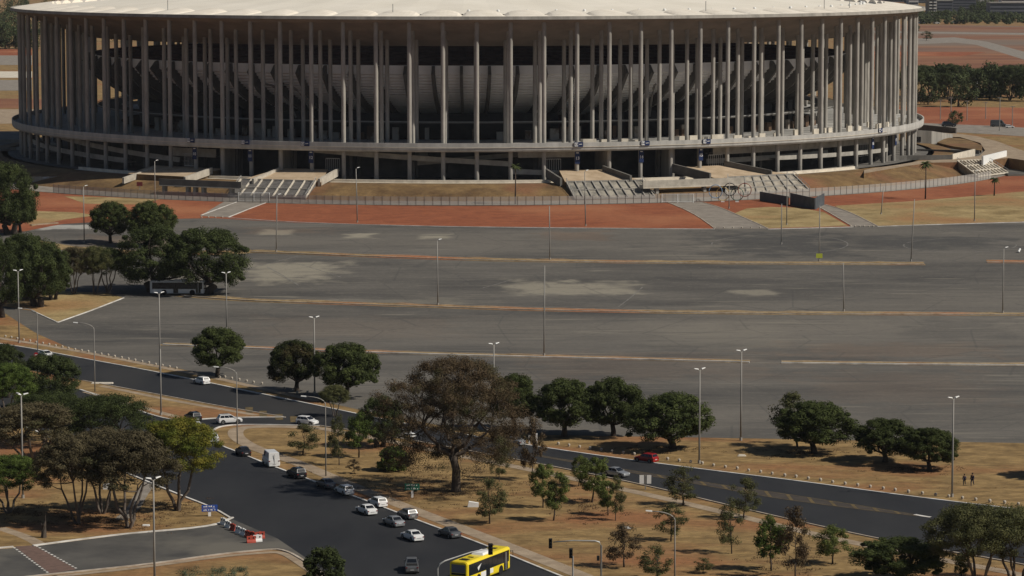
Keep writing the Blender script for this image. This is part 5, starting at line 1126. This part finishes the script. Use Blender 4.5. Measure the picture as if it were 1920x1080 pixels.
# ------------------------------------------------------------------ bollards
BL = []
for x, y in zip((37, 77, 117, 160, 203, 245, 290, 332, 376, 421, 462, 507, 551, 595, 640, 684, 730, 774, 821, 867, 912, 960, 1005, 1051, 1097, 1145, 1191), (397, 403, 412, 420, 428, 437, 443, 452, 460, 468, 477, 485, 493, 500, 507, 516, 524, 534, 541, 550, 559, 567, 576, 586, 593, 602, 612)): BL.append((x / 3.6, 522 + y / 3.6, 0))
for x, y in ((1483, 673), (1519, 671), (1565, 681), (1615, 690), (1665, 699), (1712, 708)): BL.append((x / 3.6, 522 + y / 3.6, 1))
for x, y in ((40, 715), (192, 748), (240, 757), (278, 776), (348, 772), (776, 852)): BL.append((480 + x / 3.6, 522 + y / 3.6, 1))
for x, y in ((313, 187), (384, 198), (456, 208), (527, 218), (602, 228), (675, 238), (750, 248), (825, 257), (1050, 291), (1128, 301), (1206, 310), (1284, 320), (1360, 332), (1440, 344), (1520, 354), (1597, 367), (1678, 377)): BL.append((960 + x / 3.6, 782 + y / 3.6, 2))
for x, y in ((28, 388), (113, 401), (189, 410), (272, 422), (354, 433), (436, 446), (520, 457), (605, 467), (690, 478), (778, 489), (858, 500), (948, 512), (1042, 522), (1131, 533), (1220, 542), (1312, 555), (1402, 565), (1497, 576), (1597, 585), (1690, 595)): BL.append((1440 + x / 3.6, 782 + y / 3.6, 3))
for i in range(6): BL.append((1340 + i * 17, 428, 4)); BL.append((1595 + i * 8.5, 425.5, 5))
for i in range(4): BL.append((378 + i * 13, 408.5, 6))
bl_l = ['white round concrete bollard of the row curving past the upper left road', 'white round concrete bollard near the foot of the verge trees', 'white round concrete bollard of the row beside the red hatchback', 'white round concrete bollard of the row at the far right road edge', 'small round bollard across the drive below the ring sculpture', 'small round bollard across the drive below the dark hoarding', 'small round bollard across the drive on the left']
bm_ = MB().lathe([(0.01, .62), (.14, .6), (.25, .5), (.30, .36), (.27, .2), (.20, .08), (.19, 0)], 12).mesh('bollard', mat('dusty_white', (.32, .28, .22), (.54, .49, .42), rough=.9, scale=3.), True)
for x, y, g_ in BL:
    o = bpy.data.objects.new('bollard', bm_); COL.objects.link(o); o.location = G(x, y); s = .72 + .12 * random.random(); o.scale = (s, s, s) if g_ < 4 else (s * .9,) * 3; tag(o, bl_l[g_], 'bollard', bl_l[g_].replace('white round concrete bollard', 'bollards').replace('small round bollard', 'bollards'))

# ------------------------------------------------------------------ signs
def panel_sign(px, py, pw, ytop, ybot, m, lab, name='road_sign', posts=(.5,), rz=0, split=None, text=None, postm=None, pwid=.09, cat='sign', halves=False):
    b = G(px, py); s = sc(b); Wd = pw / s; z1 = (py - ytop) / s; z0 = (py - ybot) / s; root = empty(name, tuple(b), rz, lab, cat)
    n = split or 1
    for i in range(n):
        h = (z1 - z0) / n
        for u0, u1 in (((-.5, -.12), (.12, .5)) if halves else ((-.5, .5),)): MB().box(u0 * Wd, u1 * Wd, -.06, -.005, z0 + i * h + .03, z0 + (i + 1) * h - .03).build('panel', m, root)
        if text:
            lt = MB(); u = -Wd * .38; rr_ = random.Random(i * 7 + len(name))
            while u < Wd * .36:
                w_ = rr_.uniform(.09, .22); lt.box(u, u + w_, -.075, -.061, z0 + i * h + h * .32, z0 + i * h + h * rr_.choice((.6, .6, .74))); u += w_ + rr_.choice((.05, .05, .2))
            lt.build('lettering', M_white, root)
    for u in posts: MB().box((u - .5) * Wd - pwid, (u - .5) * Wd + pwid, 0, .1, 0, z1 - .05).build('post', postm or M_pole, root)
    return root
panel_sign(393, 968, 30, 946, 959, M_blue2, 'blue street name sign with white letters on a white post at the side street corner', split=2, text=1, rz=R(12), postm=M_white, pwid=.2)
panel_sign(773, 933, 28, 906, 919, M_green, 'green direction sign of two boards on a white post left of the big brown tree', split=2, text=1, postm=M_white, pwid=.16)
panel_sign(1210, 918, 22, 890, 907, M_white, 'white double board with a grey post between its halves by the footpath', halves=True)
panel_sign(1536, 491, 12, 475, 484, mat('lime_board', (.45, .50, .06), rough=.6), 'lime yellow board on the thin post of the upper median'); panel_sign(262, 363, 11, 341, 349, mat('maroon_board', (.13, .02, .02), rough=.7), 'small maroon board on a thin post on the left grass bank')
b = G(68, 680); s = sc(b); rt = empty('round_sign', tuple(b), 0, 'round red road sign with white centre bar left of the hidden white car', 'sign'); zc = 15 / s
MB().tube([(0, 0, 0), (0, 0, zc)], .05, 6).build('post', M_pole, rt); MB().lathe([(.01, -.06), (.46, -.06), (.46, 0), (.01, 0)], 20, (0, 0, zc), axis='y').build('disc', mat('sign_red', (.5, .03, .04), rough=.5), rt); 
MB().box(-.3, .3, -.09, -.076, zc - .08, zc + .08).build('bar', M_white, rt)
# small white utility box and others
def obj1(name, lab, cat, px, py, mb, m, dz=0): return tag(mb.build(name, m, loc=tuple(G(px, py, dz))), lab, cat)
obj1('utility_box', 'small white box low in the dry grass left of the dark young tree', 'box', 887, 950, MB().hexa([(-.8, -.4, 0), (.8, -.4, 0), (.8, .4, 0), (-.8, .4, 0)], [(-.6, -.35, .8), (.8, -.35, .55), (.8, .35, .55), (-.6, .35, .8)]), M_white)
obj1('plastic_sheet', 'crumpled white sheet lying by the rusty young tree', 'sheet', 1172, 991, MB().hexa([(-.9, -.3, 0), (.8, -.4, 0), (.9, .3, 0), (-.7, .4, 0)], [(-.7, -.2, .25), (.4, -.3, .35), (.7, .2, .2), (-.5, .2, .3)]), M_white)
obj1('utility_box', 'white meter box between the lower left trees', 'box', 200, 917, MB().hexa([(-.5, -.3, 0), (.5, -.3, 0), (.5, .3, 0), (-.5, .3, 0)], [(-.5, -.3, .7), (.5, -.3, .9), (.5, .3, .9), (-.5, .3, .7)]), M_white)
obj1('white_stone', 'flat pale stone on the dry verge right of the red hatchback tree', 'stone', 1391, 855, MB().hexa([(-.7, -.3, 0), (.7, -.3, 0), (.7, .3, 0), (-.7, .3, 0)], [(-.5, -.2, .25), (.5, -.2, .2), (.5, .2, .22), (-.5, .2, .28)]), M_lite)
obj1('white_stone', 'white flat block near the side street kerb under the trees', 'stone', 274, 986, MB().hexa([(-.5, -.25, 0), (.5, -.25, 0), (.5, .25, 0), (-.5, .25, 0)], [(-.45, -.2, .2), (.45, -.2, .2), (.45, .2, .2), (-.45, .2, .2)]), M_white)
obj1('concrete_slab', 'pale slab on the traffic island near the curved lamp', 'slab', 192, 719, MB().hexa([(-2, -.5, 0), (2, -.6, 0), (2, .5, 0), (-2, .6, 0)], [(-1.9, -.4, .2), (1.9, -.5, .2), (1.9, .4, .2), (-1.9, .5, .2)]), M_lite, .05)
obj1('white_bollard', 'white capsule lying on the tarmac at far right', 'marker', 1912, 474, MB().tube([(-.3, 0, .2), (.2, .8, .9)], .25, 8), M_white)
rb = empty('roadside_post', tuple(G(1006, 832)), 0, 'pair of white marker posts right of the big brown tree', 'marker'); MB().box(-.15, .15, -.15, .15, 0, 1.7).build('post', M_white, rb); MB().box(-1.3, -1.0, -.15, .15, 0, 1.4).build('post', M_white, rb)
# tree stump
sm = MB(); sm.tube([(0, 0, 0), (.05, 0, .8), (.1, 0, 1.7), (.28, 0, 2.3)], [.42, .34, .26, .08], 8); sm.tube([(.1, 0, 1.5), (.3, 0, 2.6), (.25, 0, 3.4)], [.1, .05, .02], 5); sm.tube([(0, 0, 1.2), (-.3, 0, 2.0)], [.1, .03], 5)
tag(sm.build('tree_stump', M_bark, loc=tuple(G(82, 1008))), 'dark charred stump with one thin shoot near the side street kerb', 'stump')
# shrubbery patch
cs = []; rnd = random.Random(9)
for _ in range(90):
    p = Z(rnd.uniform(335, 465), rnd.uniform(1070, 1100), 0); cs.append((p.x, p.y, rnd.uniform(.1, .5)))
me = leaf_cloud('ground_cover', cs, .55, 60, .22, mat('agapanthus_leaves', (.035, .055, .03), (.09, .12, .07), rough=.7, scale=1.), 31, .8, .25); o = bpy.data.objects.new('ground_cover', me); COL.objects.link(o); o['kind'] = 'stuff'
# tufts and litter on dry ground
cs = []; rnd = random.Random(19)
polyb = [(480, 1000, 830, 960), (900, 1500, 930, 1075), (1000, 1900, 850, 920), (0, 400, 900, 1000), (1600, 1900, 1040, 1075)]
for _ in range(900):
    x0, x1, y0, y1 = rnd.choice(polyb); x, y = rnd.uniform(x0, x1), rnd.uniform(y0, y1)
    yr = 871 + (x - 500) * .41 if x < 1000 else 0
    up = 841 + (x - 1020) * .128
    ok = (y > yr * 0 + (835 + (x - 820) * .2) and (x > 500 and y < 845 + (x - 445) * .385)) or (x > 1000 and y < up - 6 and y > up - 40) or (x < 330 and y > 880 + x * .15 and y < 985)
    if ok: p = G(x, y); cs.append((p.x, p.y, .03))
me = leaf_cloud('grass_tufts', cs, .5, 16, .16, mat('straw_tufts', (.16, .10, .04), (.34, .23, .11), rough=.9, scale=2.), 33, .25, .3); o = bpy.data.objects.new('grass_tufts', me); COL.objects.link(o); o['kind'] = 'stuff'

cs = []; rnd = random.Random(29)
for (x, y, rx, ry, k) in ((830, 915, 150, 28, 260), (240, 975, 110, 22, 110), (140, 970, 90, 20, 90), (330, 950, 60, 16, 70), (1500, 850, 90, 10, 60), (1700, 880, 80, 8, 50), (1240, 842, 80, 8, 50), (1110, 955, 70, 22, 60), (40, 960, 60, 22, 60), (1460, 1060, 90, 20, 60)):
    for _ in range(k):
        p = G(x + rnd.gauss(0, rx * .5), y + rnd.gauss(0, ry * .5)); cs.append((p.x, p.y, .04))
me = leaf_cloud('leaf_litter', cs, .8, 22, .17, mat('fallen_leaves', (.055, .032, .018), (.13, .075, .038), rough=.9, scale=2.), 34, .08, .6); o = bpy.data.objects.new('leaf_litter', me); COL.objects.link(o); o['kind'] = 'stuff'

# ------------------------------------------------------------------ barriers
BG = 'plastic road barriers closing the side street'
def barrier(px, py, ang, red, lab):
    m = M_red if red else M_white; p = G(px, py); root = empty('road_barrier', tuple(p), ang, lab, 'barrier', BG)
    pr = [(-.24, 0), (.24, 0), (.22, .22), (.10, .45), (.09, .95), (-.09, .95), (-.10, .45), (-.22, .22)]; mb = MB(); n = len(pr); L = .62
    mb.add([(-L, x, z) for x, z in pr] + [(L, x, z) for x, z in pr], [tuple(range(n)), tuple(range(n, 2 * n))] + [(i, (i + 1) % n, n + (i + 1) % n, n + i) for i in range(n)]); mb.build('body', m, root)
    for u in (-.3, .3): MB().box(u - .09, u + .09, -.12, -.092, .6, .8).build('slot', M_black, root)
    MB().box(-.15, .15, -.09, .09, .951, 1.02).build('cap', m, root)
for i, (x, y, red) in enumerate(((419, 984, 0), (428, 990, 0), (437, 995, 1), (447, 1000, 0), (456, 1004, 0), (465, 1008, 1), (474, 1010, 1), (488, 1010, 1), (483, 1016, 0), (471, 1018, 1))):
    barrier(x, y, R(-52) if i < 7 else R(20), red, ('red' if red else 'white') + ' plastic barrier, ' + ['first at the kerb end of the line', 'second from the kerb', 'third from the kerb', 'fourth from the kerb', 'fifth from the kerb', 'sixth from the kerb', 'seventh from the kerb', 'turned aside nearest the wide road', 'standing in front between two reds', 'in front, nearest the viewer'][i])

# ------------------------------------------------------------------ traffic lights
M_sig = mat('signal_black', (.015, .015, .015), rough=.5)
def sig(root, x, y, z, s=1.):
    hd_ = MB().box(x - .22 * s, x + .22 * s, y - .15, y + .15, z - .62 * s, z + .62 * s).build('signal_head', M_sig, root)
    for k in (-.4, 0, .4): MB().lathe([(.15 * s, -.34), (.17 * s, -.16), (.17 * s, -.151), (.02, -.151)], 10, (x, y, z + k * s), axis='y').build('visor', M_sig, hd_)
b = G(1127, 1100); s = sc(b); g1 = empty('traffic_light', tuple(b), 0, 'overhead traffic light arm at the bottom, right of the yellow bus', 'traffic light'); hz = (1100 - 1013) / s
MB().tube([(0, 0, 0), (0, 0, hz - .6), (-.25, 0, hz - .12), (-.8, 0, hz), (-3.6, 0, hz + .05), (-(1127 - 1037) / s, 0, hz - .15)], [.13, .11, .11, .10, .08, .07], 8).build('pole', M_steel, g1, smooth=True); sig(g1, -(1127 - 1032) / s, 0, hz - .3, 1.); MB().box(-.55, -.2, -.2, .2, hz - 2.5, hz - 1.9).build('control_box', M_sig, g1)
b = G(1074, 1100); g2 = empty('traffic_light', tuple(b), 0, 'low traffic light on a short grey post beside the footpath', 'traffic light'); s = sc(b); MB().tube([(0, 0, 0), (0, 0, (1100 - 1042) / s)], .10, 8).build('pole', M_steel, g2); sig(g2, -.25, -.1, (1100 - 1036) / s)
b = G(821, 1118); s = sc(b); g3 = empty('traffic_light', tuple(b), R(28), 'overhead traffic light arm in front of the yellow bus, black head above its roof', 'traffic light'); hz = (1118 - 1052) / s
MB().tube([(0, 0, 0), (0, 0, hz - .9), (.3, 0, hz - .3), (1., 0, hz), (4.6, 0, hz + .75), (7.2, 0, hz + 1.0)], [.13, .11, .11, .10, .08, .07], 8).build('pole', M_steel, g3, smooth=True); sig(g3, 7.4, 0, hz + .9, 1.15)

# ------------------------------------------------------------------ people
M_skin = mat('skin', (.20, .11, .07), rough=.6); M_dn = mat('navy_cloth', (.018, .022, .05), rough=.9); M_bl = mat('blue_cloth', (.035, .055, .13), rough=.9); M_hair = mat('black_hair', (.01, .008, .007), rough=.8)
def skinm(name, nodes, edges, m, parent):
    me = bpy.data.meshes.new(name); me.from_pydata([n[:3] for n in nodes], edges, []); o = bpy.data.objects.new(name, me); COL.objects.link(o); o.parent = parent; me.materials.append(m)
    md = o.modifiers.new('skin', 'SKIN'); md.use_smooth_shade = True
    for v, n in zip(me.skin_vertices[0].data, nodes): v.radius = (n[3], n[4] if len(n) > 4 else n[3])
    me.skin_vertices[0].data[0].use_root = True; o.modifiers.new('sub', 'SUBSURF').levels = 1; o.modifiers['sub'].render_levels = 1; return o
def person(px, py, h, lab, rz, m_top, stride):
    k = h / 1.75; root = empty('person', tuple(G(px, py)), rz, lab, 'person', 'people walking on the dry verge'); root.scale = (k,) * 3; s = stride
    N = [(0, 0, .95, .15, .11), (0, 0, 1.15, .14, .10), (0, 0, 1.38, .16, .11), (0, 0, 1.50, .055), (0, .015, 1.60, .085, .10), (0, .01, 1.70, .075, .09),
         (.19, 0, 1.40, .055), (.25, -.06 * s, 1.15, .042), (.26, .08 * s, .92, .035), (.265, .14 * s, .83, .03), (-.19, 0, 1.40, .055), (-.25, .06 * s, 1.15, .042), (-.26, .12 * s, .92, .035), (-.265, .17 * s, .83, .03),
         (.10, 0, .88, .09), (.11, .16 * s, .50, .06), (.11, .12 * s, .10, .045), (.11, .26 * s, .04, .04), (-.10, 0, .88, .09), (-.11, -.06 * s, .50, .06), (-.11, -.28 * s, .14, .045), (-.11, -.18 * s, .04, .04)]
    E_ = [(0, 1), (1, 2), (2, 3), (3, 4), (4, 5), (2, 6), (6, 7), (7, 8), (8, 9), (2, 10), (10, 11), (11, 12), (12, 13), (0, 14), (14, 15), (15, 16), (16, 17), (0, 18), (18, 19), (19, 20), (20, 21)]
    skinm('body', N, E_, M_skin, root)
    g = lambda n, a=.02: n[:3] + tuple(x + a for x in n[3:])
    skinm('shirt', [g(N[i]) for i in (1, 0, 2, 6, 7, 8, 10, 11, 12)], [(0, 1), (0, 2), (2, 3), (3, 4), (4, 5), (2, 6), (6, 7), (7, 8)], m_top, root)
    skinm('trousers', [g(N[i], .022) for i in (0, 14, 15, 16, 18, 19, 20)], [(0, 1), (1, 2), (2, 3), (0, 4), (4, 5), (5, 6)], M_dn, root)
    MB().lathe([(.01, 1.80), (.07, 1.79), (.105, 1.72), (.11, 1.66), (.09, 1.60)], 12, (0, -.012, 0)).build('hair', M_hair, root, smooth=True)
    for sx in (-1, 1): MB().hexa([(sx * .11 - .05, sx * -.22 * 0 + .02, 0), (sx * .11 + .05, .02, 0), (sx * .11 + .05, .30, 0), (sx * .11 - .05, .30, 0)], [(sx * .11 - .045, .04, .09), (sx * .11 + .045, .04, .09), (sx * .11 + .04, .28, .05), (sx * .11 - .04, .28, .05)]).build('shoe', M_black, root) if sx > 0 else None
person(1808, 910, 1.72, 'shorter walking person in blue top and dark trousers, left of the pair', R(160), M_bl, .8); person(1823, 911, 1.95, 'taller walking person in navy clothes, right of the pair', R(150), M_dn, 1.2)

# ------------------------------------------------------------------ tank enclosure
b = G(92, 347); s = sc(b); tk = empty('water_tank', tuple(b), 0, 'white horizontal tank on a stand at the left of the grass bank', 'tank'); bp_ = Z(88, 346, 7.1)
tk.location = bp_; MB().lathe([(.01, -1.1), (.7, -1.05), (.85, -.8), (.85, .8), (.7, 1.05), (.01, 1.1)], 14, (0, 0, 1.5), axis='x').build('tank_body', M_white, tk, smooth=True)
for x in (-.6, .6): MB().box(x - .12, x + .12, -.6, .6, 0, .8).build('stand', M_dkc, tk)
ew = empty('mesh_enclosure', tuple(Z(62, 346, 7.1)), 0, 'low mesh enclosure round the white tank', 'fence'); eo = Z(62, 346, 7.1); L = (Z(123, 346, 7.1) - eo).length
MB().quad((0, -2, 0), (L, -2, 0), (L, -2, 2.6), (0, -2, 2.6)).build('mesh_panel', M_wire, ew)
for u in range(5): MB().box(u * L / 4 - .06, u * L / 4 + .06, -2.06, -1.94, 0, 2.7).build('post', M_pole, ew)

# ------------------------------------------------------------------ air
hz_ = MB().box(-3400, 3400, -280, 8400, -1, 86).mesh('haze', None); hm_ = bpy.data.materials.new('haze'); hm_.use_nodes = True; hn = hm_.node_tree; hn.nodes.remove(hn.nodes['Principled BSDF'])
pv = hn.nodes.new('ShaderNodeVolumePrincipled'); pv.inputs['Color'].default_value = (.86, .90, 1, 1); pv.inputs['Density'].default_value = 1.7e-5; hn.links.new(pv.outputs[0], hn.nodes['Material Output'].inputs['Volume'])
hz_.materials.append(hm_); ho_ = bpy.data.objects.new('haze', hz_); COL.objects.link(ho_); ho_['kind'] = 'stuff'
